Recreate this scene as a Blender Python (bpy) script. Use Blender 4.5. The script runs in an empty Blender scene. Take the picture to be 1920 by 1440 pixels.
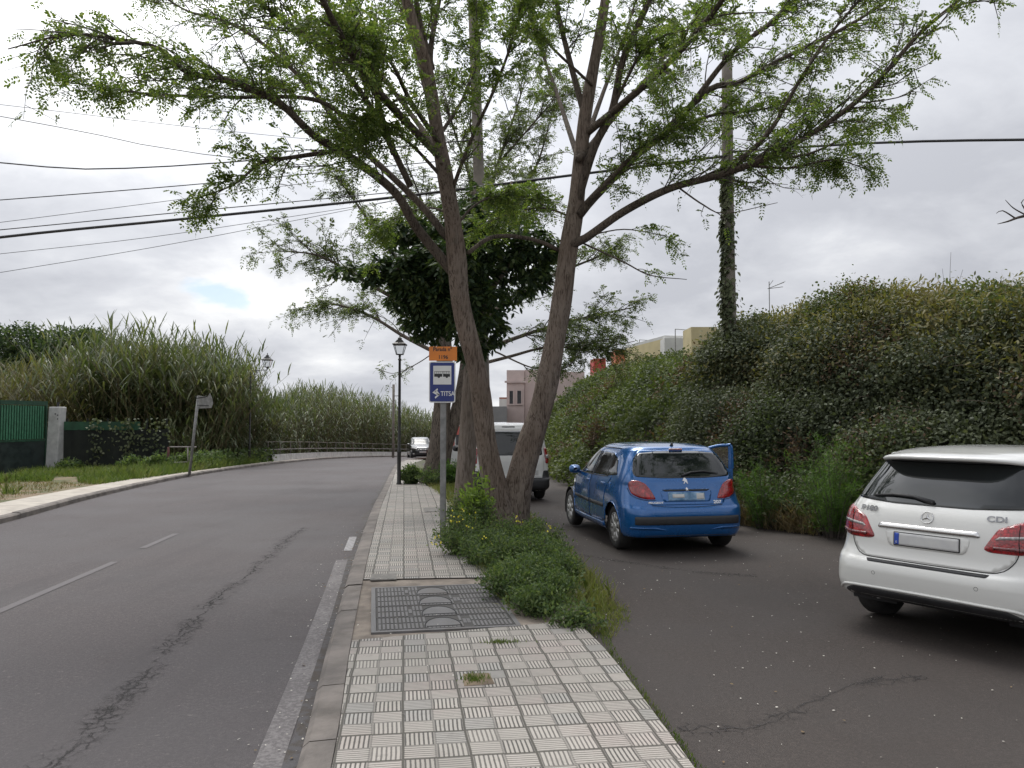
import bpy, bmesh, math, random
import numpy as np
from mathutils import Vector, Matrix, geometry
from mathutils.bvhtree import BVHTree
R = math.radians
rng = np.random.default_rng(7); random.seed(7)
scene = bpy.context.scene; col = scene.collection

# ---------------------------------------------------------------- camera, sky, sun, exposure
F, CX, CY, YH, H = 1480., 960., 720., 787., 1.70
PIT = math.atan((YH-CY)/F); cp, sp = math.cos(PIT), math.sin(PIT)
cam = bpy.data.cameras.new('camera'); cam.sensor_width = 36; cam.lens = 36*F/1920; cam.clip_end = 3000; cam.clip_start = .05
camo = bpy.data.objects.new('camera', cam); col.objects.link(camo)
camo.location = (0, 0, H); camo.rotation_euler = (math.pi/2+PIT, 0, 0); scene.camera = camo
scene.view_settings.view_transform = 'Standard'; scene.view_settings.look = 'None'
scene.view_settings.exposure = 0.42; scene.view_settings.gamma = 1
scene.cycles.max_bounces = 6; scene.cycles.transparent_max_bounces = 4
SUN_EL, SUN_AZ = 58, -12        # behind thin cloud, high ahead of the camera

def world():
    w = bpy.data.worlds.new("World"); scene.world = w; w.use_nodes = True
    t = w.node_tree; n = t.nodes; L = t.links; n.clear()
    out = n.new('ShaderNodeOutputWorld'); bg = n.new('ShaderNodeBackground'); bg.inputs[1].default_value = 0.1
    sky = n.new('ShaderNodeTexSky'); sky.sky_type = 'NISHITA'; sky.sun_disc = False
    sky.sun_elevation = R(SUN_EL); sky.sun_rotation = R(SUN_AZ)
    tc = n.new('ShaderNodeTexCoord')
    sep = n.new('ShaderNodeSeparateXYZ'); L.new(tc.outputs['Generated'], sep.inputs[0])
    def M(op, a, b=None, c=None, clamp=False):
        m = n.new('ShaderNodeMath'); m.operation = op; m.use_clamp = clamp
        for i, v in enumerate((a, b, c)):
            if v is None: continue
            if isinstance(v, (int, float)): m.inputs[i].default_value = v
            else: L.new(v, m.inputs[i])
        return m.outputs[0]
    z = M('MAXIMUM', sep.outputs[2], 0.0); zz = M('ADD', z, .30)
    cmb = n.new('ShaderNodeCombineXYZ'); L.new(M('DIVIDE', sep.outputs[0], zz), cmb.inputs[0]); L.new(M('DIVIDE', sep.outputs[1], zz), cmb.inputs[1])
    def noise(sc, det, off=0., rough=.55, dist=0.):
        mp = n.new('ShaderNodeMapping'); mp.inputs['Location'].default_value = (off, off*.7, off*.3); L.new(cmb.outputs[0], mp.inputs[0])
        x = n.new('ShaderNodeTexNoise'); x.inputs['Scale'].default_value = sc; x.inputs['Detail'].default_value = det
        x.inputs['Roughness'].default_value = rough; x.inputs['Distortion'].default_value = dist; L.new(mp.outputs[0], x.inputs['Vector']); return x.outputs['Fac']
    a = noise(1.0, 7, 5.3, .50, .4); b = noise(3.6, 8, 9.4, .6, .2)
    dens = M('SUBTRACT', M('ADD', M('MULTIPLY', a, .72), M('MULTIPLY', b, .28)), .035)
    ramp = n.new('ShaderNodeValToRGB'); L.new(dens, ramp.inputs[0])
    e = ramp.color_ramp.elements
    e[0].position = .36; e[0].color = (.48, .495, .54, 1); e[1].position = .60; e[1].color = (1.0, 1.0, 1.0, 1)
    m = e.new(.46); m.color = (.62, .635, .675, 1); m = e.new(.535); m.color = (.80, .81, .83, 1)
    # thin bright cloud round the sun, thicker and greyer away from it
    sd = Vector((math.sin(R(SUN_AZ))*math.cos(R(SUN_EL)), math.cos(R(SUN_AZ))*math.cos(R(SUN_EL)), math.sin(R(SUN_EL))))
    dot = n.new('ShaderNodeVectorMath'); dot.operation = 'DOT_PRODUCT'; L.new(tc.outputs['Generated'], dot.inputs[0]); dot.inputs[1].default_value = sd
    glow = M('POWER', M('MAXIMUM', dot.outputs['Value'], 0.0), 8.0)
    gain = M('ADD', M('MULTIPLY', glow, 29.0), M('ADD', 8.0, M('MULTIPLY', z, 2.0)))
    sc = n.new('ShaderNodeVectorMath'); sc.operation = 'SCALE'; L.new(ramp.outputs[0], sc.inputs[0]); L.new(gain, sc.inputs['Scale'])
    # a small hole in the cloud
    hole = Vector((-.352, .93, .148)).normalized()
    hv = n.new('ShaderNodeVectorMath'); hv.operation = 'SUBTRACT'; L.new(tc.outputs['Generated'], hv.inputs[0]); hv.inputs[1].default_value = hole
    hm = n.new('ShaderNodeVectorMath'); hm.operation = 'MULTIPLY'; L.new(hv.outputs[0], hm.inputs[0]); hm.inputs[1].default_value = (1., 1., 2.3)
    hl = n.new('ShaderNodeVectorMath'); hl.operation = 'LENGTH'; L.new(hm.outputs[0], hl.inputs[0])
    hd = M('ADD', hl.outputs['Value'], M('MULTIPLY', M('SUBTRACT', noise(7., 5, 1.7), .5), .10))
    mask = n.new('ShaderNodeMapRange'); mask.interpolation_type = 'SMOOTHSTEP'; L.new(hd, mask.inputs[0])
    mask.inputs[1].default_value = .010; mask.inputs[2].default_value = .042; mask.inputs[3].default_value = .22; mask.inputs[4].default_value = 1
    skm = n.new('ShaderNodeVectorMath'); skm.operation = 'SCALE'; L.new(sky.outputs[0], skm.inputs[0]); skm.inputs['Scale'].default_value = 1.0
    mix = n.new('ShaderNodeMix'); mix.data_type = 'RGBA'; L.new(mask.outputs[0], mix.inputs[0]); L.new(skm.outputs[0], mix.inputs[6]); L.new(sc.outputs[0], mix.inputs[7])
    L.new(mix.outputs[2], bg.inputs[0]); L.new(bg.outputs[0], out.inputs[0])
    s = bpy.data.lights.new('sun', 'SUN'); s.energy = 1.3; s.angle = R(22); s.color = (1, .96, .9)
    o = bpy.data.objects.new('sun', s); col.objects.link(o); o.rotation_euler = (-sd).to_track_quat('-Z', 'Y').to_euler(); o.location = (0, 0, 40)
world()

# ---------------------------------------------------------------- placing helpers (photo pixel -> point in the place)
def slope(y): y = max(y, 0.); return -0.0003*min(y, 80.)**2
def slopev(y): y = np.clip(y, 0, 80); return -0.0003*y*y
def ray(px, py):
    x = (px-CX)/F; y = -(py-CY)/F; return np.array([x, cp-y*sp, sp+y*cp])
def P(px, py, Y): d = ray(px, py); return np.array([0, 0, H])+d*(Y/d[1])
def G(px, py, off=0.):
    d = ray(px, py); t = (H-off)/max(-d[2], 1e-4)
    for _ in range(60): t = (H-off-slope(t*d[1]))/max(-d[2], 1e-4)
    return np.array([0, 0, H])+t*d

# ---------------------------------------------------------------- mesh helpers
def tag(o, label, cat, group=None):
    o['label'] = label; o['category'] = cat
    if group: o['group'] = group
    return o
def kind(o, k, label=None):
    o['kind'] = k
    if label: o['label'] = label
    return o
def link(name, me, mat, parent=None, smooth=True):
    if mat is not None:
        for m in (mat if isinstance(mat, (list, tuple)) else [mat]): me.materials.append(m)
    me.polygons.foreach_set('use_smooth', np.full(len(me.polygons), bool(smooth)))
    o = bpy.data.objects.new(name, me); col.objects.link(o)
    if parent is not None: o.parent = parent
    return o
def empty(name, loc=(0, 0, 0), rz=0.):
    o = bpy.data.objects.new(name, None); col.objects.link(o); o.location = loc; o.rotation_euler = (0, 0, rz); o.empty_display_size = .2; return o
def copy_tree(o, parent=None):
    c = o.copy(); col.objects.link(c); c.parent = parent
    for ch in list(o.children): copy_tree(ch, c)
    return c
def raw_mesh(name, V, loops, starts, totals):
    me = bpy.data.meshes.new(name); me.vertices.add(len(V)); me.vertices.foreach_set('co', np.ascontiguousarray(V, np.float32).ravel())
    me.loops.add(len(loops)); me.loops.foreach_set('vertex_index', np.asarray(loops, np.int32))
    me.polygons.add(len(starts)); me.polygons.foreach_set('loop_start', np.asarray(starts, np.int32))
    me.update(calc_edges=True); return me
class MB:
    def __init__(s): s.V = []; s.L = []; s.T = []; s.n = 0
    def add(s, V, faces):
        V = np.asarray(V, float).reshape(-1, 3)
        if isinstance(faces, np.ndarray):
            s.L.append((faces+s.n).ravel()); s.T.append(np.full(len(faces), faces.shape[1]))
        else:
            s.L.append(np.array([i+s.n for f in faces for i in f], int)); s.T.append(np.array([len(f) for f in faces], int))
        s.V.append(V); s.n += len(V); return s
    def box(s, c, d, rz=0., M=None):
        x, y, z = [v/2 for v in d]
        V = np.array([[a*x, b*y, e*z] for e in (-1, 1) for a, b in ((-1, -1), (1, -1), (1, 1), (-1, 1))])
        if M is not None: V = V@np.array(M).T
        if rz: cz, sz = math.cos(rz), math.sin(rz); V = V@np.array([[cz, sz, 0], [-sz, cz, 0], [0, 0, 1]])
        return s.add(V+np.array(c, float), [(3, 2, 1, 0), (4, 5, 6, 7), (0, 1, 5, 4), (1, 2, 6, 5), (2, 3, 7, 6), (3, 0, 4, 7)])
    def tube(s, path, r, n=8, caps=True, wob=0.):
        p = np.asarray(path, float); m = len(p); r = np.broadcast_to(np.asarray(r, float), (m,))
        t = np.gradient(p, axis=0); t /= np.linalg.norm(t, axis=1)[:, None]+1e-9
        ref = np.array([0, 0, 1.]) if abs(t[:, 2]).mean() < .9 else np.array([1., 0, 0])
        u = np.cross(t, ref); u /= np.linalg.norm(u, axis=1)[:, None]+1e-9; v = np.cross(t, u)
        a = np.arange(n)*2*math.pi/n
        rr = r[:, None]*np.ones(n)[None]
        if wob:
            ph = rng.uniform(0, 6.28, 4); k = np.arange(m)[:, None]
            rr = rr*(1+wob*(np.sin(3*a[None]+ph[0]+.25*k)*.5+np.sin(5*a[None]+ph[1]-.17*k)*.35+np.sin(2*a[None]+ph[2]+.4*k)*.4))
        V = p[:, None]+rr[..., None]*(np.cos(a)[None, :, None]*u[:, None]+np.sin(a)[None, :, None]*v[:, None])
        i = np.arange(m-1)[:, None]*n; j = np.arange(n)[None]; j2 = (j+1) % n
        Fq = np.stack([i+j, i+j2, i+n+j2, i+n+j], -1).reshape(-1, 4)
        s.add(V.reshape(-1, 3), Fq)
        if caps:
            b = s.n-m*n; s.L.append(np.concatenate([b+np.arange(n)[::-1], b+(m-1)*n+np.arange(n)])); s.T.append(np.array([n, n]))
        return s
    def lathe(s, prof, n=24, o=(0, 0, 0), ax='z'):
        pr = np.asarray(prof, float); m = len(pr); a = np.arange(n)*2*math.pi/n
        X = pr[:, 0][:, None]*np.cos(a); Y = pr[:, 0][:, None]*np.sin(a); Z = pr[:, 1][:, None]*np.ones(n)
        V = np.stack([X, Y, Z], -1).reshape(-1, 3)
        if ax == 'y': V = V[:, [0, 2, 1]]
        if ax == 'x': V = V[:, [2, 0, 1]]
        i = np.arange(m-1)[:, None]*n; j = np.arange(n)[None]; j2 = (j+1) % n
        s.add(V+np.array(o, float), np.stack([i+j, i+j2, i+n+j2, i+n+j], -1).reshape(-1, 4))
        b = s.n-m*n; s.L.append(np.concatenate([b+np.arange(n)[::-1], b+(m-1)*n+np.arange(n)])); s.T.append(np.array([n, n]))
        return s
    def prism(s, poly, h0, h1, o=(0, 0, 0), ex=(1, 0, 0), ey=(0, 0, 1), ez=(0, -1, 0)):
        p = np.asarray(poly, float); n = len(p); ex, ey, ez, o = [np.array(q, float) for q in (ex, ey, ez, o)]
        A = o+p[:, :1]*ex+p[:, 1:]*ey
        V = np.concatenate([A+h0*ez, A+h1*ez])
        return s.add(V, [tuple(range(n))[::-1], tuple(range(n, 2*n))]+[(i, (i+1) % n, n+(i+1) % n, n+i) for i in range(n)])
    def build(s, name, mat, parent=None, smooth=False, bevel=0.):
        V = np.concatenate(s.V); Lp = np.concatenate(s.L); T = np.concatenate(s.T); st = np.concatenate([[0], np.cumsum(T)[:-1]])
        o = link(name, raw_mesh(name, V, Lp, st, T), mat, parent, smooth)
        if bevel:
            b = o.modifiers.new('bevel', 'BEVEL'); b.width = bevel; b.segments = 2; b.limit_method = 'ANGLE'
        return o
def unit(v): return v/(np.linalg.norm(v, axis=-1, keepdims=True)+1e-9)
def rdir(n): return unit(rng.normal(size=(n, 3)))
def leaves(name, p, d, nrm, L, W, mat, parent=None, sides=4):
    """one mesh of many separate leaf blades, each its own small polygon"""
    n = len(p); d = unit(d); s = unit(np.cross(d, nrm)); L = np.broadcast_to(L, (n,))[:, None]; W = np.broadcast_to(W, (n,))[:, None]; u = np.cross(s, d)
    if sides == 4: V = np.stack([p, p+d*L*.45+s*W/2+u*W*.12, p+d*L, p+d*L*.45-s*W/2+u*W*.12], 1)
    else: V = np.stack([p, p+d*L*.28+s*W*.46+u*W*.15, p+d*L*.68+s*W*.42+u*W*.12, p+d*L, p+d*L*.68-s*W*.42+u*W*.12, p+d*L*.28-s*W*.46+u*W*.15], 1)
    return link(name, raw_mesh(name, V.reshape(-1, 3), np.arange(n*sides), np.arange(n)*sides, None), mat, parent, False)
def resample(pts, r, step=.15):
    p = np.asarray(pts, float); r = np.asarray(r, float)
    if len(p) > 2:
        q = np.concatenate([[2*p[0]-p[1]], p, [2*p[-1]-p[-2]]]); out = []; ro = []
        for i in range(len(p)-1):
            a, b, c, d = q[i:i+4]; k = max(2, int(np.linalg.norm(c-b)/step))
            t = np.linspace(0, 1, k, endpoint=False)[:, None]
            out.append(.5*(2*b+(c-a)*t+(2*a-5*b+4*c-d)*t**2+(3*b-a-3*c+d)*t**3)); ro.append(r[i]+(r[i+1]-r[i])*t[:, 0])
        return np.concatenate(out+[p[-1:]]), np.concatenate(ro+[r[-1:]])
    k = max(2, int(np.linalg.norm(p[1]-p[0])/step)); t = np.linspace(0, 1, k+1)[:, None]
    return p[0]+(p[1]-p[0])*t, r[0]+(r[1]-r[0])*t[:, 0]

# ---------------------------------------------------------------- materials
class NT:
    def __init__(s, name):
        s.m = bpy.data.materials.new(name); s.m.use_nodes = True; s.t = s.m.node_tree; s.n = s.t.nodes; s.n.clear()
        s.out = s.n.new('ShaderNodeOutputMaterial'); s.tc = s.n.new('ShaderNodeTexCoord')
    def set(s, sock, v):
        if v is None: return
        if isinstance(v, bpy.types.NodeSocket): s.t.links.new(v, sock)
        elif sock.type == 'RGBA' and len(v) == 3: sock.default_value = (*v, 1)
        else: sock.default_value = v
    def M(s, op, a, b=None, c=None, clamp=False):
        m = s.n.new('ShaderNodeMath'); m.operation = op; m.use_clamp = clamp
        for i, v in enumerate((a, b, c)): s.set(m.inputs[i], v)
        return m.outputs[0]
    def map(s, scale=(1, 1, 1), rot=(0, 0, 0), loc=(0, 0, 0)):
        m = s.n.new('ShaderNodeMapping'); s.t.links.new(s.tc.outputs['Object'], m.inputs[0])
        m.inputs['Scale'].default_value = scale; m.inputs['Rotation'].default_value = rot; m.inputs['Location'].default_value = loc; return m.outputs[0]
    def noise(s, scale, det=4, vec=None, rough=.55, dist=0.):
        x = s.n.new('ShaderNodeTexNoise'); x.inputs['Scale'].default_value = scale; x.inputs['Detail'].default_value = det; x.inputs['Roughness'].default_value = rough
        x.inputs['Distortion'].default_value = dist; s.t.links.new(vec or s.tc.outputs['Object'], x.inputs['Vector']); return x.outputs['Fac']
    def vor(s, scale, feat='F1', vec=None, out='Distance'):
        x = s.n.new('ShaderNodeTexVoronoi'); x.feature = feat; x.inputs['Scale'].default_value = scale; s.t.links.new(vec or s.tc.outputs['Object'], x.inputs['Vector']); return x.outputs[out]
    def rng(s, v, a, b, c=0., d=1., smooth=True):
        m = s.n.new('ShaderNodeMapRange'); m.interpolation_type = 'SMOOTHSTEP' if smooth else 'LINEAR'; s.set(m.inputs[0], v)
        for i, x in enumerate((a, b, c, d)): m.inputs[i+1].default_value = x
        return m.outputs[0]
    def mix(s, f, a, b, mode='MIX'):
        m = s.n.new('ShaderNodeMix'); m.data_type = 'RGBA'; m.blend_type = mode; s.set(m.inputs[0], f); s.set(m.inputs[6], a); s.set(m.inputs[7], b); return m.outputs[2]
    def rand(s): g = s.n.new('ShaderNodeNewGeometry'); return g.outputs['Random Per Island']
    def xyz(s, v):
        x = s.n.new('ShaderNodeSeparateXYZ'); s.t.links.new(v, x.inputs[0]); return x.outputs
    def bump(s, h, st=.3, dist=.01):
        b = s.n.new('ShaderNodeBump'); b.inputs['Strength'].default_value = st; b.inputs['Distance'].default_value = dist; s.t.links.new(h, b.inputs['Height']); return b.outputs[0]
    def pr(s, c, rough=.8, metal=0., nrm=None, spec=.5, coat=0., ior=None, trans=0., final=True):
        b = s.n.new('ShaderNodeBsdfPrincipled'); s.set(b.inputs['Base Color'], c); s.set(b.inputs['Roughness'], rough); s.set(b.inputs['Metallic'], metal)
        b.inputs['Specular IOR Level'].default_value = spec; b.inputs['Coat Weight'].default_value = coat; b.inputs['Coat Roughness'].default_value = .04
        b.inputs['Transmission Weight'].default_value = trans
        if ior: b.inputs['IOR'].default_value = ior
        if nrm: s.t.links.new(nrm, b.inputs['Normal'])
        if final: s.t.links.new(b.outputs[0], s.out.inputs[0]); return s.m
        return b.outputs[0]
def sc3(c, k): return tuple(min(1., v*k) for v in c)
def nmat(name, c, rough=.8, var=.2, scale=5., c2=None, bump=0., bs=60., metal=0., spec=.5, coat=0., ior=None, dirt=None):
    s = NT(name); f = s.rng(s.noise(scale, 6), .3, .7); k = s.mix(f, sc3(c, 1-var), c2 or sc3(c, 1+var))
    if dirt: k = s.mix(s.rng(s.noise(scale*.4, 5, rough=.65), .5, .72, 0, dirt[1]), k, dirt[0])
    return s.pr(k, s.rng(f, 0, 1, max(rough-.06, 0), min(rough+.06, 1)), metal, s.bump(s.noise(bs, 5), bump) if bump else None, spec, coat, ior)
def leafmat(name, cols, trans=.35, rough=.5, spec=.4, patch=0.):
    s = NT(name); r = s.rand()
    ramp = s.n.new('ShaderNodeValToRGB'); s.t.links.new(r if not patch else s.M('ADD', s.M('MULTIPLY', r, 1-patch), s.M('MULTIPLY', s.rng(s.noise(.55, 4), .32, .68), patch)), ramp.inputs[0])
    e = ramp.color_ramp.elements; e[0].color = (*cols[0], 1); e[1].color = (*cols[-1], 1)
    for i, c in enumerate(cols[1:-1]): q = e.new((i+1)/(len(cols)-1)); q.color = (*c, 1)
    a = s.pr(ramp.outputs[0], rough, spec=spec, final=False)
    t = s.n.new('ShaderNodeBsdfTranslucent'); s.t.links.new(s.mix(.75, ramp.outputs[0], (1.5, 1.6, .5), 'MULTIPLY'), t.inputs[0])
    m = s.n.new('ShaderNodeMixShader'); m.inputs[0].default_value = trans; s.t.links.new(a, m.inputs[1]); s.t.links.new(t.outputs[0], m.inputs[2]); s.t.links.new(m.outputs[0], s.out.inputs[0]); return s.m
# ---------------------------------------------------------------- ground materials
def asphalt(name, c, warm, petals=0.):
    s = NT(name); big = s.rng(s.noise(.35, 6, rough=.6), .3, .7); fine = s.noise(150, 3); agg = s.vor(110.); mid = s.noise(38, 5, rough=.7)
    k = s.mix(big, sc3(c, .82), sc3(warm, 1.1)); k = s.mix(s.rng(fine, .35, .7), sc3(c, .62), k); k = s.mix(s.rng(mid, .42, .60, .55, 0), k, sc3(c, .50)); k = s.mix(s.rng(s.noise(26, 5, rough=.75), .60, .70, 0, .5), k, sc3(warm, 1.75))
    k = s.mix(s.rng(agg, .0, .22, .55, 0), k, (.20, .19, .182))
    lane = s.noise(1., 4, s.map((1.6, .09, 1), (0, 0, -.12)))
    k = s.mix(s.rng(lane, .52, .68, 0, .45), k, sc3(c, .6))
    k = s.mix(s.rng(s.noise(1.7, 7, rough=.7), .56, .72, 0, .55), k, sc3(warm, .45)); k = s.mix(s.rng(s.noise(.8, 8, s.map((1, .35, 1), (0, 0, -.14), (3, 1, 0)), .7), .54, .60, 0, .35), k, sc3(c, .58))
    return s.pr(k, s.rng(big, 0, 1, .78, .9), nrm=s.bump(s.M('ADD', fine, agg), .35, .006), spec=.35)
m_road = asphalt('asphalt_road', (.118, .106, .108), (.136, .116, .113))
m_park = asphalt('asphalt_parking', (.070, .058, .052), (.088, .070, .060))
ANG = math.atan(.1365)
def tiles():
    s = NT('ribbed_paving_tile'); o = s.xyz(s.map((1, 1, 1), (0, 0, -ANG))); B = .170
    warp = s.M('MULTIPLY', s.M('SUBTRACT', s.noise(2.1, 2), .5), .02)
    u = s.M('DIVIDE', s.M('ADD', s.M('ADD', o[0], warp), .335), B); v = s.M('DIVIDE', s.M('ADD', o[1], warp), B)
    fu, fv = s.M('FLOOR', u), s.M('FLOOR', v); chk = s.M('FLOORED_MODULO', s.M('ADD', fu, fv), 2.); sunk = s.noise(.9, 3)
    pu, pv = s.M('FRACT', u), s.M('FRACT', v)
    c = s.M('ADD', s.M('MULTIPLY', pu, chk), s.M('MULTIPLY', pv, s.M('SUBTRACT', 1., chk)))
    st = s.M('ABSOLUTE', s.M('SUBTRACT', s.M('FRACT', s.M('MULTIPLY', c, 7.)), .5))
    wear = s.noise(1.3, 5, rough=.65); fine = s.noise(45, 4)
    edge = s.M('ADD', st, s.M('MULTIPLY', s.M('SUBTRACT', fine, .5), .16))
    cell = s.n.new('ShaderNodeCombineXYZ'); s.set(cell.inputs[0], fu); s.set(cell.inputs[1], fv)
    wn = s.n.new('ShaderNodeTexWhiteNoise'); s.t.links.new(cell.outputs[0], wn.inputs[0])
    cellT = s.n.new('ShaderNodeCombineXYZ'); s.set(cellT.inputs[0], s.M('FLOOR', s.M('DIVIDE', u, 2.))); s.set(cellT.inputs[1], s.M('FLOOR', s.M('DIVIDE', v, 2.)))
    wt = s.n.new('ShaderNodeTexWhiteNoise'); s.t.links.new(cellT.outputs[0], wt.inputs[0])
    amt = s.M('MULTIPLY', s.M('ADD', .70, s.M('MULTIPLY', chk, .18)), s.rng(s.M('ADD', s.M('MULTIPLY', wn.outputs[0], .6), s.M('MULTIPLY', wear, .7)), .2, .7, .72, 1))
    groove = s.M('MULTIPLY', s.rng(edge, .12, .24, 1, 0), amt)
    def joint(p, w): return s.rng(s.M('MINIMUM', p, s.M('SUBTRACT', 1., p)), w*.5, w, 1, 0)
    jb = s.M('MAXIMUM', joint(pu, .05), joint(pv, .05))
    jt = s.M('MAXIMUM', joint(s.M('FRACT', s.M('DIVIDE', u, 2.)), .024), joint(s.M('FRACT', s.M('DIVIDE', v, 2.)), .03))
    body = s.mix(wt.outputs[0], (.335, .315, .28), (.42, .39, .35)); body = s.mix(s.rng(wear, .45, .7, 0, .42), body, (.43, .35, .325))
    body = s.mix(s.rng(wn.outputs[0], .84, .9, 0, .5), body, (.30, .30, .285))
    body = s.mix(s.rng(s.noise(7, 6, rough=.7), .52, .75, 0, .45), body, (.24, .22, .20))
    body = s.mix(s.rng(s.noise(60, 3), .66, .74, 0, .5), body, (.13, .12, .11))
    k = s.mix(s.rng(sunk, .5, .72, 0, .35), body, (.20, .19, .17)); k = s.mix(groove, k, (.055, .052, .048)); k = s.mix(s.M('MULTIPLY', jb, .5), k, (.085, .08, .072)); k = s.mix(s.M('MULTIPLY', jt, .8), k, (.06, .056, .046))
    hgt = s.M('SUBTRACT', 1., s.M('MAXIMUM', groove, jt))
    return s.pr(k, .82, nrm=s.bump(s.M('ADD', hgt, s.M('MULTIPLY', fine, .15)), .6, .006), spec=.3)
m_tile = tiles()
m_kerb = nmat('kerb_stone', (.165, .145, .13), .9, .35, 3., (.215, .19, .17), .5, 50, dirt=((.07, .06, .05), .8))
m_lpave = nmat('pale_paving', (.40, .36, .31), .9, .15, 4., (.47, .43, .37), .2, 40, dirt=((.25, .21, .17), .5))
m_soil = nmat('soil', (.14, .105, .075), .95, .4, 3.5, (.23, .175, .115), .8, 35)
m_conc = nmat('worn_concrete', (.20, .165, .135), .95, .3, 5., (.27, .23, .19), .6, 45, dirt=((.10, .08, .065), .6))
m_mark = nmat('worn_white_paint', (.235, .228, .23), .8, .25, 20., (.34, .33, .33), .3, 120)
m_markf = (lambda s: s.pr(s.mix(s.rng(s.M('ADD', s.noise(32, 6, rough=.75), s.M('MULTIPLY', s.M('SUBTRACT', s.noise(1.5, 3), .5), .3)), .44, .62), (.114, .103, .103), (.195, .182, .178)), .85, nrm=s.bump(s.noise(150, 3), .3, .005)))(NT('faded_paint'))
m_faint = (lambda s: s.pr(s.mix(s.rng(s.noise(26, 6, rough=.75), .45, .65), (.116, .105, .107), (.130, .119, .120)), .85, nrm=s.bump(s.noise(150, 3), .3, .005)))(NT('almost_gone_paint'))
m_gut = (lambda s: s.pr(s.mix(s.rng(s.noise(9, 6, rough=.7), .40, .6), (.085, .080, .083), s.mix(s.noise(40, 4), (.045, .038, .033), (.085, .070, .056))), .9, nrm=s.bump(s.noise(90, 4), .5, .008)))(NT('gutter_dirt'))
m_crack = nmat('crack', (.022, .021, .021), .95, .3, 30.)
m_tar = nmat('patch_asphalt', (.060, .057, .058), .85, .25, 8., None, .4, 120)
m_weedsoil = nmat('weedy_soil', (.075, .062, .042), .95, .4, 5., (.085, .095, .04), .8, 35)

# ---------------------------------------------------------------- ground sheets
def interp(pts, y):
    p = np.array(pts, float); return np.interp(y, p[:, 1], p[:, 0])
def sheet(name, A, B, off, mat, cols=6, k='structure', wall=None):
    """ribbon between polylines A and B (same count), following the slope"""
    A = np.asarray(A, float)[:, :2]; B = np.asarray(B, float)[:, :2]; t = np.linspace(0, 1, cols+1)
    V = A[:, None]*(1-t[None, :, None])+B[:, None]*t[None, :, None]; z = slopev(V[..., 1])+(off if np.isscalar(off) else np.array(off)[None, :])
    V = np.concatenate([V, z[..., None]], -1); n = cols+1
    i = np.arange(len(A)-1)[:, None]*n; j = np.arange(cols)[None]
    m = MB(); m.add(V.reshape(-1, 3), np.stack([i+j, i+j+1, i+n+j+1, i+n+j], -1).reshape(-1, 4))
    return m.build(name, mat, smooth=True)
def dens(pts, step=.8):
    p = np.array(pts, float); out, _ = resample(np.c_[p, np.zeros(len(p))], np.zeros(len(p)), step); return out[:, :2]
KERB = [(-.35, -12), (-.45, -4), (-.70, 1.), (-1.09, 4.23), (-1.28, 5.37), (-1.62, 7.59), (-2.11, 10.96), (-2.86, 16.38), (-3.68, 23.), (-4.7, 31.), (-5.8, 40), (-6.3, 48), (-6.0, 56), (-4.6, 64), (-1.5, 73), (4, 82), (14, 92)]
LEFT = [(-8.4, -12), (-8.5, -4), (-8.6, 2), (-8.75, 7), (-9.0, 11), (-9.28, 14.4), (-10.47, 20.24), (-11.75, 29.1), (-12.45, 40), (-12.6, 46.4), (-12.75, 54), (-12.45, 62), (-11.4, 70), (-8, 80), (-1, 91), (12, 104)]
K2 = dens(KERB); KS = np.stack([np.interp(np.linspace(0, 1, 150), np.linspace(0, 1, len(K2)), K2[:, i]) for i in (0, 1)], 1)
L2 = dens(LEFT); LS = np.stack([np.interp(np.linspace(0, 1, 150), np.linspace(0, 1, len(L2)), L2[:, i]) for i in (0, 1)], 1)
def offs(pl, d):
    t = unit(np.gradient(pl, axis=0)); return pl+np.stack([t[:, 1], -t[:, 0]], 1)*d     # d > 0: to the right of travel
# wide ground, one sheet to the horizon
gy = np.concatenate([np.linspace(-40, 100, 71), [140, 220, 400, 900, 2200]]); gx = np.array([-2200, -700, -200, -80, -40, -20, 0, 20, 40, 80, 200, 700, 2200.])
XX, YY = np.meshgrid(gx, gy); ZZ = slopev(YY)-.20
i = np.arange(len(gy)-1)[:, None]*len(gx); j = np.arange(len(gx)-1)[None]
mb = MB(); mb.add(np.stack([XX, YY, ZZ], -1).reshape(-1, 3), np.stack([i+j, i+j+1, i+len(gx)+j+1, i+len(gx)+j], -1).reshape(-1, 4))
kind(mb.build('ground', m_soil, smooth=True), 'structure')
kind(sheet('road', LS, KS, -.12, m_road, 14), 'structure', 'grey asphalt road curving away to the right')
# kerb of the refuge: front face, top, inner edge, with open joints
def kerb(name, pl, w, top, bot, mat, seg=1.0, sign=1, rz=.012):
    d = np.concatenate([[0], np.cumsum(np.linalg.norm(np.diff(pl, axis=0), axis=1))]); m = MB(); s = 0.
    while s < d[-1]-.1:
        e = min(s+seg*rng.uniform(.9, 1.15), d[-1]); q = np.linspace(s+.006, e-.006, 4); dz = rng.uniform(-rz, rz)*.5
        a = np.stack([np.interp(q, d, pl[:, 0]), np.interp(q, d, pl[:, 1])], 1); t = unit(np.gradient(a, axis=0)); nn = np.stack([t[:, 1], -t[:, 0]], 1)*sign
        g = slopev(a[:, 1])
        prof = [(-.02, bot), (-.015, top-.035), (.02, top-.006), (w-.01, top), (w, top-.06)]
        V = np.stack([np.c_[a+nn*p, g+h+(dz if k in (1, 2, 3) else 0)] for k, (p, h) in enumerate(prof)], 1)
        i = np.arange(3)[:, None]*5; j = np.arange(4)[None]
        m.add(V.reshape(-1, 3), np.stack([i+j, i+j+1, i+5+j+1, i+5+j], -1).reshape(-1, 4)[:, ::sign])
        s = e
    o = m.build(name, mat); kind(o, 'structure'); return o
kerb('kerb', KS, .17, .004, -.13, m_kerb)
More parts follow.
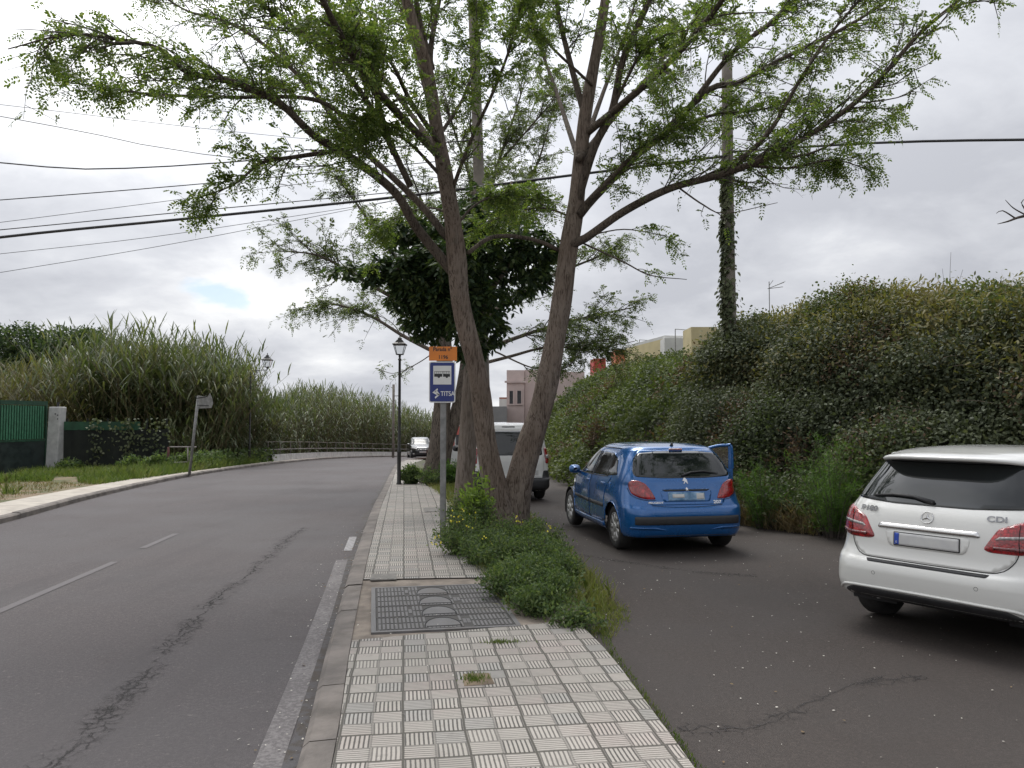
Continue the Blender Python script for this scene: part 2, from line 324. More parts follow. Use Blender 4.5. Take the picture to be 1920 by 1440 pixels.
kerb('kerb', LS, .15, .0, -.13, m_kerb, sign=-1)
# tiled refuge pavement
KI = offs(KS, .165)
PR_ = [(1.15, -12), (1.1, 1.), (.90, 3.95), (.71, 5.94), (.47, 7.3), (.2, 8.6), (-.1, 10.), (-.55, 12.), (-1.05, 15), (-1.35, 17.4), (-2.2, 22), (-2.7, 24.8), (-3.8, 31), (-4.9, 40), (-5.3, 48)]
sel = KI[(KI[:, 1] < 48)]; PRT = np.stack([interp(PR_, sel[:, 1]), sel[:, 1]], 1)
def stop(A, B, y0, y1):
    yy = np.linspace(y0, y1, max(3, int((y1-y0)/.4))); o = np.argsort(A[:, 1]); o2 = np.argsort(B[:, 1])
    return np.c_[np.interp(yy, A[o, 1], A[o, 0]), yy], np.c_[np.interp(yy, B[o2, 1], B[o2, 0]), yy]
# the tiles stop at the service cover, whose edges cross the pavement a little askew
def tile_part(y0, y1, sk0, sk1):
    n = max(3, int((y1-y0)/.4)); A = []; B = []
    for q in np.linspace(0, 1, n):
        ya = y0+(y1-y0)*q; s_ = sk0*(1-q)+sk1*q; yb = ya+s_
        A.append((np.interp(ya, sel[:, 1], sel[:, 0]), ya)); B.append((np.interp(yb, PRT[:, 1], PRT[:, 0]), yb))
    return A, B
kind(sheet('pavement', *tile_part(-12, 6.22, 0, .62), 0., m_tile, 8), 'structure', 'pale ribbed square paving tiles in a checker pattern')
kind(sheet('pavement', *tile_part(8.62, 47, .15, 0), 0., m_tile, 8), 'structure', 'pale ribbed paving running on beyond the service cover')
A = [(-1.40, 6.18), (-1.75, 8.66)]; B = [(.62, 6.78), (.12, 8.8)]
kind(sheet('cover_surround', A, B, -.014, m_conc, 4), 'structure')
# parking area right of the refuge
PA = np.c_[interp([(1.15, -12), (1.05, 2), (.88, 4), (.69, 5.9), (.55, 7), (.9, 8), (.75, 9.5), (.55, 11.5), (.40, 13.8), (-.2, 18), (-1.2, 22.), (-2.2, 27), (-3.4, 33), (-4.6, 40), (-5., 48), (-5, 60)], np.linspace(-12, 60, 90)), np.linspace(-12, 60, 90)]
PB = np.c_[np.full(90, 16.), np.linspace(-12, 60, 90)]
kind(sheet('parking_lot', PA, PB, -.07, m_park, 20), 'structure', 'dark worn asphalt parking area')
# soil strip of the refuge between the tiles and the parking area
ys = np.linspace(7.0, 46, 60)
A = np.c_[interp(PR_, ys)-.05, ys]; B = np.c_[np.interp(ys, PA[:, 1], PA[:, 0])+.04, ys]; 
kind(sheet('planting_strip', A, B, [-.02, -.005, -.01, -.03, -.075], m_weedsoil, 4), 'structure')
# left pavement, verge behind it
LW = lambda y: np.interp(y, [-12, 10, 15, 20, 26, 31, 110], [1.35, 1.3, 1.15, .95, .75, .55, .5])
lo = offs(LS, -.15); li = lo+np.stack([-unit(np.gradient(LS, axis=0))[:, 1], unit(np.gradient(LS, axis=0))[:, 0]], 1)*LW(LS[:, 1])[:, None]
kind(sheet('left_pavement', li, lo, -.01, m_lpave, 3), 'structure', 'pale narrow pavement along the far kerb')
m_verge = (lambda s: s.pr(s.mix(s.rng(s.noise(1.1, 6, rough=.65), .4, .6), s.mix(s.noise(8, 5), (.16, .11, .07), (.25, .185, .12)), s.mix(s.noise(6, 5), (.06, .07, .025), (.10, .105, .04))), .95, nrm=s.bump(s.noise(30, 5), .8, .02)))(NT('verge_soil'))
far = offs(LS, -14.); far[:, 1] = LS[:, 1]*.7+far[:, 1]*.3
kind(sheet('verge', far, li, -.03, m_verge, 10), 'structure')
# ---- road paint and cracks
def ribbon(name, pts, w, off, mat, step=.5):
    p, _ = resample(np.c_[np.array(pts, float)[:, :2], np.zeros(len(pts))], np.zeros(len(pts)), step); p = p[:, :2]; t = unit(np.gradient(p, axis=0)); nn = np.stack([t[:, 1], -t[:, 0]], 1)
    w = np.broadcast_to(w, (len(p),))[:, None] if np.isscalar(w) else np.interp(np.linspace(0, 1, len(p)), np.linspace(0, 1, len(w)), w)[:, None]
    return kind(sheet(name, p-nn*w/2, p+nn*w/2, off, mat, 2), 'structure')
edge = [G(a, b, -.12) for a, b in ((480, 1500), (515, 1400), (572, 1250), (618, 1120), (641, 1050))]
ribbon('road_marking', edge, .15, -.1155, m_markf)
ribbon('road_marking', [G(652, 1033, -.12), G(662, 1007, -.12)], .115, -.115, m_mark)
for a, b in (((-160, 1215), (215, 1054)), ((268, 1028), (330, 1001))):
    ribbon('road_marking', [G(*a, -.12), G(*b, -.12)], .10, -.1155, m_faint)
def crack(pts, w, jag, off=-.116, name='road_crack', br=6):
    p, _ = resample(np.array([[*q[:2], 0] for q in pts]), np.zeros(len(pts)), .06); n = len(p)
    nz = np.cumsum(rng.normal(size=(n, 2)), 0)*jag; nz -= np.linspace(0, 1, n)[:, None]*nz[-1]; q = p[:, :2]+nz
    m = MB()
    def strip(q, w):
        t = unit(np.gradient(q, axis=0)); nn = np.stack([t[:, 1], -t[:, 0]], 1); ww = (w*rng.uniform(.25, 1.3, len(q)))[:, None]; ww[0] = ww[-1] = .0015
        V = np.stack([np.c_[q-nn*ww/2, slopev(q[:, 1])+off], np.c_[q+nn*ww/2, slopev(q[:, 1])+off]], 1).reshape(-1, 3); i = np.arange(len(q)-1)*2
        m.add(V, np.stack([i, i+1, i+3, i+2], 1))
    strip(q, w)
    for _ in range(br):
        k = rng.integers(2, n-4); a = rng.uniform(0, 6.28); L = rng.integers(3, 7)
        b = q[k]+np.cumsum(np.c_[np.cos(a+rng.normal(size=L)*.6), np.sin(a+rng.normal(size=L)*.6)]*.055, 0); strip(np.concatenate([q[k:k+1], b]), w*.45)
    kind(m.build(name, m_crack), 'structure')
def crack_mat(name):
    """open cracks in a worn band: a network of fine fissures that thins out sideways, clear asphalt between"""
    s = NT(name); at = s.n.new('ShaderNodeAttribute'); at.attribute_name = 'across'; x = at.outputs['Fac']; ax = s.M('ABSOLUTE', x)
    wv = s.n.new('ShaderNodeVectorMath'); wv.operation = 'ADD'; nz = s.n.new('ShaderNodeTexNoise'); nz.inputs['Scale'].default_value = 9; nz.inputs['Detail'].default_value = 5; s.t.links.new(s.tc.outputs['Object'], nz.inputs['Vector'])
    sc = s.n.new('ShaderNodeVectorMath'); sc.operation = 'SCALE'; sc.inputs['Scale'].default_value = .10; s.t.links.new(nz.outputs['Color'], sc.inputs[0]); s.t.links.new(s.tc.outputs['Object'], wv.inputs[0]); s.t.links.new(sc.outputs[0], wv.inputs[1])
    net = s.vor(11., 'DISTANCE_TO_EDGE', wv.outputs[0]); net2 = s.vor(27., 'DISTANCE_TO_EDGE', wv.outputs[0]); patchy = s.noise(2.2, 4); fall = s.rng(s.M('ADD', ax, s.M('MULTIPLY', s.M('SUBTRACT', s.noise(5, 4), .5), .9)), .25, .85, 1, 0)
    a1 = s.M('MULTIPLY', s.rng(net, .012, .075, 1, 0), s.rng(patchy, .42, .58)); a2 = s.M('MULTIPLY', s.rng(net2, .02, .10, .7, 0), s.rng(s.noise(3.1, 4), .5, .62)); line = s.rng(s.M('ABSOLUTE', s.M('ADD', x, s.M('MULTIPLY', s.M('SUBTRACT', s.noise(3.2, 7, rough=.65), .5), 1.5))), .015, .075, 1, 0)
    m = s.M('MAXIMUM', s.M('MULTIPLY', s.M('MAXIMUM', a1, a2), fall), s.M('MULTIPLY', line, s.rng(s.noise(1.6, 4), .38, .5)), clamp=True)
    m = s.M('MULTIPLY', m, s.rng(s.noise(60, 3), .3, .55, .25, .80)); d = s.pr((.036, .033, .032), .95, final=False); t = s.n.new('ShaderNodeBsdfTransparent'); mx = s.n.new('ShaderNodeMixShader'); s.t.links.new(m, mx.inputs[0]); s.t.links.new(t.outputs[0], mx.inputs[1]); s.t.links.new(d, mx.inputs[2]); s.t.links.new(mx.outputs[0], s.out.inputs[0]); return s.m
m_crk = crack_mat('crack_network')
def crack_band(name, pts, w, off, label):
    p, _ = resample(np.c_[np.array(pts, float)[:, :2], np.zeros(len(pts))], np.zeros(len(pts)), .2); p = p[:, :2]; t = unit(np.gradient(p, axis=0)); nn = np.stack([t[:, 1], -t[:, 0]], 1)
    o = sheet(name, p-nn*w/2, p+nn*w/2, off, m_crk, 4); at = o.data.attributes.new('across', 'FLOAT', 'POINT'); at.data.foreach_set('value', np.tile(np.linspace(-1, 1, 5), len(p)).astype(np.float32)); kind(o, 'structure', label)
crack_band('road_crack', [G(*q, -.12) for q in ((20, 1500), (90, 1440), (160, 1380), (250, 1290), (330, 1200), (400, 1130), (470, 1075), (530, 1020), (570, 990))], .38, -.116, 'band of fine cracks running along the road')
crack_band('parking_crack', [G(*q, -.07) for q in ((1270, 1365), (1400, 1368), (1490, 1330), (1600, 1285), (1730, 1268))], .30, -.066, 'crack across the parking asphalt')
crack_band('parking_crack', [G(*q, -.07) for q in ((1080, 1040), (1200, 1058), (1330, 1075), (1420, 1080))], .3, -.066, 'crack in the asphalt in front of the blue car')
# bare pit where two tiles are missing
c4 = [G(868, 1264), G(917, 1262), G(928, 1283), G(870, 1287)]
mb = MB(); mb.add([[*q[:2], slope(q[1])+.002] for q in c4], [(3, 2, 1, 0)]); kind(mb.build('soil_patch', m_soil), 'structure')
gl = KS[(KS[:, 1] > 1) & (KS[:, 1] < 40)]; gw = (.13+.05*np.sin(gl[:, 1]*2.1)+.04*np.sin(gl[:, 1]*5.3))[:, None]; gt = unit(np.gradient(gl, axis=0)); kind(sheet('gutter', gl-np.c_[gt[:, 1], -gt[:, 0]]*gw, gl, -.1165, m_gut, 2), 'structure', 'dirt gathered along the foot of the kerb')
# little inspection lids on the pavement
m_lid = nmat('lid_concrete', (.18, .17, .155), .85, .25, 9., None, .4, 60)
for pa, lab in (((690, 1078, 748, 1087), 'narrow grey inspection lid set in the tiles beside the kerb'), ((790, 953, 838, 960), 'small square lid in the tiles left of the bus stop post')):
    a = G(pa[0], pa[3]); b = G(pa[2], pa[1]); w = b[0]-a[0]
    mb = MB(); mb.box(((a[0]+b[0])/2, (a[1]+b[1])/2, slope(a[1])+.003), (w*.95, abs(b[1]-a[1])+.05, .012), ANG)
    for q in np.linspace(-.35, .35, 5): mb.box(((a[0]+b[0])/2+q*w, (a[1]+b[1])/2, slope(a[1])+.010), (.018, abs(b[1]-a[1]), .004), ANG)
    tag(mb.build('inspection_lid', m_lid), lab, 'lid', 'inspection lids in the pavement')

# ---------------------------------------------------------------- service cover: frame and four cast plates
m_iron = nmat('cast_iron', (.14, .136, .134), .62, .25, 6., (.155, .15, .15), .25, 120, dirt=((.10, .085, .07), .7))
m_iron2 = nmat('slot_shade_iron', (.080, .075, .072), .8, .3, 9., (.07, .065, .06), .3, 90)  # plate base between the ribs: shade of the slots put into a darker colour
m_dark = nmat('dark_gap', (.02, .02, .02), .9, .2)
def service_cover():
    c = [np.array(q) for q in (G(705, 1184), G(962, 1166), G(915, 1088), G(716, 1104))]
    o = c[0].copy(); ex = unit((c[1]-c[0])*[1, 1, 0]); w = np.linalg.norm((c[1]-c[0])[:2]); ey = np.array([-ex[1], ex[0], 0]); d = abs(np.dot(c[3]-c[0], ey))
    rt = empty('service_cover', (o[0], o[1], slope(7)-.012), R(10)); tag(rt, 'dark cast iron service cover of four long plates set in the pavement', 'manhole cover')
    f = MB()
    for cc, dd in (((w/2, -.02, .008), (w+.08, .04, .02)), ((w/2, d+.02, .008), (w+.08, .04, .02)), ((-.02, d/2, .008), (.04, d, .02)), ((w+.02, d/2, .008), (.04, d, .02))): f.box(cc, dd)
    f.build('frame', m_iron, rt); ph = d/4
    MB().box((w/2, d/2, .002), (w, d, .01)).build('pit', m_dark, rt)
    for k in range(4):
        m = MB(); y0 = k*ph; pl_ = MB().box((w/2, y0+ph/2, .008), (w-.008, ph-.012, .012)).build('plate', m_iron2, rt)
        x = .02
        while x < w-.03:                      # raised ribs, broken by sockets and by the round boss
            inb = .36*w < x < .60*w
            if not inb:
                if (.23*w < x < .27*w and k % 2) or (.63*w < x < .68*w and k % 2 == 0): m.box((x+.012, y0+ph*.5, .0165), (.028, ph*.35, .004))
                else:
                    m.box((x+.011, y0+ph*.74, .016), (.019, ph*.40, .008)); m.box((x+.011, y0+ph*.27, .016), (.019, ph*.40, .008))
            else: m.box((x+.011, y0+ph*.08, .016), (.024, ph*.10, .006))
            x += .034
        a = np.linspace(0, math.pi, 16); rr = .125*w
        m.prism(np.c_[np.cos(a)*rr+.48*w, np.sin(a)*ph*.62+y0+ph*.18], .013, .021, ex=(1, 0, 0), ey=(0, 1, 0), ez=(0, 0, 1))
        m.build('ribs', m_iron, pl_)
    t = MB()
    for k in range(4):
        a = np.linspace(-.1, math.pi+.1, 18); rr = .132*w
        t.tube(np.c_[np.cos(a)*rr+.48*w, np.sin(a)*ph*.68+k*ph+ph*.16, np.full(18, .016)], .007, 5)
    t.build('boss_groove', m_dark, rt)
service_cover()
# ---------------------------------------------------------------- trees
def barkmat(name, c, c2, groove, k=1.):
    s = NT(name); v = s.map((22*k, 22*k, 3.2*k)); r = s.noise(1.4, 7, v, .7, 1.2); b = s.noise(1., 4, s.map((38*k, 38*k, 4.5*k), (0, .1, .1)), .6, 1.5)
    f = s.M('ADD', s.M('MULTIPLY', r, .6), s.M('MULTIPLY', b, .4))
    k_ = s.mix(s.rng(f, .41, .52), groove, s.mix(s.rng(s.noise(1.3, 5), .35, .65), c, c2)); k_ = s.mix(s.rng(s.noise(3.2, 6, rough=.7), .58, .75, 0, .4), k_, (.20, .19, .16))
    return s.pr(k_, .9, nrm=s.bump(f, 1., .08), spec=.15)
m_bark = barkmat('furrowed_bark', (.225, .175, .140), (.285, .235, .195), (.095, .070, .054))
m_bark3 = barkmat('smooth_grey_bark', (.20, .165, .135), (.25, .21, .18), (.13, .105, .085), .5)
m_limb = barkmat('limb_bark', (.13, .105, .085), (.19, .155, .125), (.055, .043, .036))
m_bark2 = barkmat('grey_bark', (.17, .14, .115), (.22, .185, .155), (.05, .042, .036))
m_twig = nmat('twig_bark', (.075, .062, .052), .9, .3, 12., (.12, .10, .085))
m_leaf = leafmat('pinnate_leaf', ((.060, .095, .030), (.095, .145, .040), (.13, .18, .052), (.19, .22, .075)), .48, .5, .3)
m_leaf2 = leafmat('pinnate_leaf_far', ((.06, .085, .036), (.10, .135, .05), (.15, .18, .075)), .45, .5)
m_dleaf = leafmat('dark_broad_leaf', ((.024, .042, .022), (.038, .066, .032), (.058, .092, .040), (.11, .14, .055)), .35, .5, .3)

class Tree:
    def __init__(s): s.wood = MB(); s.thin = MB(); s.mid = MB(); s.at = []; s.dr = []
    def limb(s, pts, r, n=12, wob=.0, step=.15, thin=False):
        p, q = resample(pts, r, step)
        (s.mid if thin else s.wood).tube(p, q, n, wob=wob); return p, q
    def twigs(s, p, rad, count, L=(.5, 1.35), start=.3, up=.15, sub=4, leaves=3, flat=.45, spread=(.28, .95), end=1.0, r0=.012):
        """side shoots along a limb, each with its own finer shoots and leaf attachments"""
        n = len(p); t = unit(np.gradient(p, axis=0))
        for _ in range(count):
            f = start+(end-start)*rng.random()**.85; k = min(n-1, int(f*(n-1))); d0 = t[k]
            rnd = rng.normal(size=3); rnd[2] *= flat; sd = np.cross(d0, np.cross(rnd, d0)); sd = sd/np.linalg.norm(sd); a = rng.uniform(*spread)
            d = d0*math.cos(a)+sd*math.sin(a); d[2] += up*rng.uniform(-.3, 1); d /= np.linalg.norm(d)
            ln = rng.uniform(*L)*(1-.35*f); m = 7; q = [p[k]]
            for i in range(m-1): d = unit(d+rng.normal(size=3)*.13+np.array([0, 0, -.02])); q.append(q[-1]+d*ln/(m-1))
            q = np.array(q); r = min(rad[k]*.6, r0); s.thin.tube(q, np.linspace(r, r*.3, m), 5, caps=False)
            tt = unit(np.gradient(q, axis=0))
            for i in range(1, m):
                for _ in range(leaves if i > 2 else leaves//2):
                    s.at.append(q[i]+(q[i]-q[i-1])*rng.uniform(-.6, .1)); s.dr.append(unit(tt[i]*.5+rng.normal(size=3)*.7+np.array([0, 0, .05])))
            for _ in range(sub):
                i = rng.integers(1, m-1); e = unit(tt[i]*.8+rng.normal(size=3)*[.7, .7, .4]); l2 = ln*rng.uniform(.25, .5)
                b = np.array([q[i]+e*l2*x+np.array([0, 0, -.05*l2*x*x]) for x in np.linspace(0, 1, 4)]); s.thin.tube(b, np.linspace(r*.5, r*.2, 4), 4, caps=False)
                for x in range(1, 4):
                    for _ in range(leaves): s.at.append(b[x]+rng.normal(size=3)*.03); s.dr.append(unit(e*.5+rng.normal(size=3)*.75))
def pinnate(name, tr, mat, parent, ln=(.13, .22), pairs=6, lf=.036, w=.018, keep=1., fade=0.):
    p = np.array(tr.at); d = np.array(tr.dr); s_ = rng.random(len(p)) < np.clip(keep-fade*np.abs(p[:, 0]), .24, 1); p, d = p[s_], d[s_]; m = len(p); L = rng.uniform(*ln, m)[:, None]
    upv = unit(np.array([0, 0, 1.])+rng.normal(size=(m, 3))*.45); side = unit(np.cross(d, upv)); nr = np.cross(side, d); Pp, D, N = [], [], []
    for k in range(pairs):
        f = (k+.8)/(pairs+.4); c = p+d*L*f+np.array([0, 0, -1.])*L*f*f*.45; td = unit(d+np.array([0, 0, -1.])*f*.9)
        for sg in (-1, 1): Pp.append(c+side*sg*.003); D.append(unit(side*sg+td*.45+rng.normal(size=(m, 3))*.16+[0, 0, -.15])); N.append(nr+rng.normal(size=(m, 3))*.3)
    Pp.append(p+d*L*.95+np.array([0, 0, -1.])*L*.42); D.append(unit(d+[0, 0, -.8])); N.append(nr)
    Pp, D, N = map(np.concatenate, (Pp, D, N)); n = len(Pp); k = rng.uniform(.7, 1.25, n)
    return leaves(name, Pp, D, N, lf*k, w*k, mat, parent, 6)
px = lambda L: [P(*q) for q in L]

def main_tree():
    T = Tree(); base = G(955, 1003); rt = empty('robinia_tree', base); inv = -np.array(rt.location)
    # two stems from one foot
    Lp = px([(958, 1025, 12.2), (948, 985, 12.2), (934, 940, 12.15), (915, 847, 12.1), (897, 713, 12.0), (867, 580, 11.9), (857, 497, 11.8), (848, 413, 11.7), (835, 330, 11.5), (820, 250, 11.3), (800, 130, 11.1), (770, 30, 10.9), (748, -60, 10.7), (725, -160, 10.6)])
    lr = [.36, .28, .205, .158, .148, .142, .148, .125, .114, .10, .088, .075, .065, .05]
    Rp = px([(955, 1025, 12.3), (958, 985, 12.3), (966, 935, 12.3), (989, 847, 12.3), (1021, 740, 12.35), (1045, 613, 12.4), (1065, 480, 12.4), (1078, 400, 12.4), (1085, 330, 12.4), (1097, 220, 12.4), (1112, 130, 12.4), (1127, 50, 12.4), (1140, -40, 12.4), (1150, -140, 12.4)])
    rr = [.34, .29, .235, .195, .175, .158, .15, .138, .118, .105, .09, .08, .07, .05]
    for pts, r in ((Lp, lr), (Rp, rr)): T.limb(pts, r, 28, .07, .07)
    def knot(px_, Y, r): q = P(*px_, Y); T.wood.lathe([(r*.2, -r), (r, -r*.4), (r, r*.4), (r*.3, r)], 9, q)
    knot((1010, 742), 12.3, .075); knot((1012, 760), 12.3, .06)
    B = []
    def br(pts, r0, r1, n=10, tw=14, **k):
        p, q = T.limb(px(pts), np.linspace(r0, r1, len(pts)), n, .05, .1, r0 < .11); T.twigs(p, q, tw, **k); return p
    # left side, the long limbs reach towards the camera and over the road
    br([(850, 512, 11.85), (780, 425, 11.6), (740, 360, 11.3), (665, 300, 10.8), (590, 255, 10.3), (525, 195, 9.9), (440, 155, 9.4), (350, 135, 9.0), (300, 92, 8.7), (210, 72, 8.4), (125, 65, 8.2), (15, 92, 8.0)], .078, .006, 10, 50, L=(.6, 1.5), start=.25)
    br([(638, 282, 10.6), (550, 295, 10.2), (490, 305, 9.9), (440, 345, 9.6), (370, 372, 9.4)], .035, .006, 7, 13, L=(.3, .7), start=.3)
    br([(690, 270, 10.6), (600, 190, 10.4), (425, 182, 10.0), (280, 176, 9.6), (130, 155, 9.3)], .04, .006, 8, 28, L=(.35, .8), start=.25)
    br([(838, 445, 11.75), (780, 375, 11.9), (650, 250, 12.2), (590, 175, 12.4), (515, 100, 12.6), (435, 45, 12.7), (350, 20, 12.9), (290, -20, 13)], .06, .010, 9, 36, L=(.6, 1.6), start=.3)
    br([(770, 350, 11.4), (700, 210, 10.9), (620, 105, 10.4), (520, 30, 10.), (440, -40, 9.7), (360, -110, 9.4)], .05, .01, 9, 36, L=(.6, 1.6), start=.25)
    br([(738, 290, 11.1), (690, 130, 10.6), (660, 20, 10.2), (640, -90, 9.9)], .04, .01, 8, 22, L=(.5, 1.1), start=.2)
    br([(825, 270, 11.3), (770, 190, 10.5), (735, 120, 9.8), (690, 80, 9.2), (620, 60, 8.6)], .04, .008, 8, 22, L=(.4, 1.1), start=.2)
    br([(812, 200, 11.2), (806, 120, 11.5), (812, 60, 11.8), (830, -30, 12.2)], .06, .03, 9, 10, start=.3)
    br([(810, 130, 11.5), (785, 30, 11.5), (775, -50, 11.5)], .05, .03, 9, 6)
    br([(843, 370, 11.6), (880, 270, 11.2), (930, 160, 10.8), (965, 60, 10.5), (985, -40, 10.2)], .032, .01, 8, 18, L=(.4, 1.), start=.2)
    br([(836, 340, 11.6), (770, 270, 11.0), (720, 240, 10.2), (650, 230, 9.5)], .03, .008, 7, 20, L=(.4, .9), start=.2)
    br([(820, 260, 11.4), (870, 180, 11.9), (900, 90, 12.4), (880, 10, 12.9)], .03, .01, 7, 16, L=(.5, 1.1))
    br([(877, 475, 11.85), (917, 447, 12.0), (960, 443, 12.2), (1010, 452, 12.4), (1050, 470, 12.4)], .034, .03, 8, 0)
    br([(850, 430, 11.7), (890, 385, 11.9), (940, 365, 12.3), (1000, 370, 12.6)], .022, .006, 6, 11, L=(.4, 1.), start=.2)
    br([(1078, 410, 12.4), (1020, 390, 12.7), (960, 400, 13.0), (900, 425, 13.2)], .022, .006, 6, 11, L=(.4, 1.), start=.2)
    br([(845, 400, 11.7), (800, 390, 12.2), (740, 410, 12.8), (690, 440, 13.3)], .022, .006, 6, 12, L=(.4, 1.), start=.25)
    # right side
    br([(1066, 460, 12.35), (1097, 447, 12.2), (1169, 397, 11.9), (1257, 353, 11.5), (1357, 326, 11.1), (1456, 287, 10.7), (1550, 232, 10.4), (1633, 166, 10.1), (1721, 66, 9.9), (1798, 0, 9.7), (1850, -50, 9.6)], .072, .014, 10, 56, L=(.5, 1.5), start=.25)
    br([(1084, 405, 12.3), (1114, 370, 12.3), (1186, 298, 12.4), (1246, 248, 12.4), (1330, 168, 12.5), (1384, 155, 12.5), (1467, 110, 12.6), (1578, 55, 12.7), (1660, 5, 12.8)], .078, .022, 10, 42, L=(.6, 1.6), start=.25)
    br([(1080, 385, 12.35), (1114, 276, 12.2), (1147, 210, 12.1), (1169, 110, 12.0), (1213, 11, 11.9), (1240, -60, 11.8)], .075, .04, 10, 14, start=.35)
    br([(1290, 205, 12.4), (1373, 99, 12.1), (1450, 40, 11.9), (1520, -30, 11.7)], .05, .02, 9, 20, L=(.5, 1.1), start=.2)
    br([(1357, 326, 11.1), (1440, 250, 10.8), (1500, 150, 10.6), (1560, 60, 10.5), (1640, -30, 10.4)], .04, .012, 8, 22, L=(.4, 1.), start=.2)
    br([(1240, 250, 12.4), (1340, 215, 12.0), (1430, 205, 11.7), (1510, 178, 11.5)], .03, .008, 7, 16, L=(.35, .8))
    br([(1300, 340, 11.3), (1400, 300, 11.4), (1510, 290, 11.5), (1600, 250, 11.6), (1660, 228, 11.7)], .03, .007, 7, 26, L=(.35, .8), start=.15)
    br([(1400, 310, 11.), (1480, 315, 10.9), (1560, 300, 10.8), (1630, 318, 10.7)], .022, .006, 6, 13, L=(.3, .6))
    br([(1090, 390, 12.3), (1150, 330, 11.9), (1210, 270, 11.4), (1290, 230, 11.)], .045, .01, 8, 22, L=(.4, 1.), start=.2)
    br([(1100, 230, 12.4), (1070, 120, 12.4), (1050, 40, 12.4), (1035, -40, 12.4)], .055, .03, 9, 9)
    br([(1110, 160, 12.3), (1010, 60, 11.6), (990, -20, 11.2)], .025, .01, 7, 10, L=(.3, .8))
    br([(1150, 200, 12.1), (1210, 90, 11.7), (1290, 50, 11.3), (1310, 30, 11.2)], .03, .007, 7, 14, L=(.35, .8))
    br([(1095, 457, 12.3), (1169, 491, 12.0), (1219, 516, 11.9), (1288, 524, 11.8)], .018, .005, 6, 5, L=(.2, .4), leaves=1, sub=1)
    br([(1110, 440, 12.1), (1170, 430, 12.), (1235, 440, 11.9), (1275, 452, 11.8)], .012, .004, 6, 6, L=(.2, .45), leaves=2, sub=1)
    br([(1270, 350, 11.5), (1320, 385, 11.2), (1360, 400, 11.), (1458, 380, 10.8)], .016, .004, 6, 5, L=(.2, .4), leaves=1, sub=1)
    br([(1420, 320, 10.9), (1445, 340, 10.7), (1470, 352, 10.6), (1515, 356, 10.6)], .01, .003, 6, 2, L=(.15, .3), leaves=0, sub=1)
    # limbs that leave the picture plane: towards the camera and away from it
    br([(830, 300, 11.5), (700, 160, 9.5), (620, 30, 8.), (560, -120, 7.)], .06, .02, 8, 16)
    br([(1100, 250, 12.4), (1230, 140, 10.6), (1340, 20, 9.2), (1420, -120, 8.2)], .06, .02, 8, 18)
    for az, Y, x in ((.3, 15.5, 1180), (-.4, 15.2, 760), (0, 16.5, 1000), (.5, 14.8, 1300), (-.6, 15.4, 640)):
        br([(1085 if x > 950 else 835, 300, 12.2), ((1085 if x > 950 else 835)*.5+x*.5, 170, (12.2+Y)/2), (x, 40, Y), (x+az*120, -80, Y+1.)], .05, .012, 8, 16, L=(.6, 1.3))
    T.wood.build('trunk', m_bark, rt, True); T.mid.build('limbs', m_limb, rt, True); T.thin.build('twigs', m_twig, rt, True)
    pinnate('crown', T, m_leaf, rt, ln=(.12, .20), pairs=6, lf=.044, w=.021, keep=.60, fade=.07)
    return rt, T
def settle(rt):                              # move mesh data so that parts keep world places under an Empty at the base
    for c in rt.children: c.matrix_parent_inverse = Matrix.Translation(-rt.location)
rt, T1 = main_tree(); settle(rt)
tag(rt, 'large forked tree with two thick leaning trunks rising from weeds beside the bus stop', 'tree')

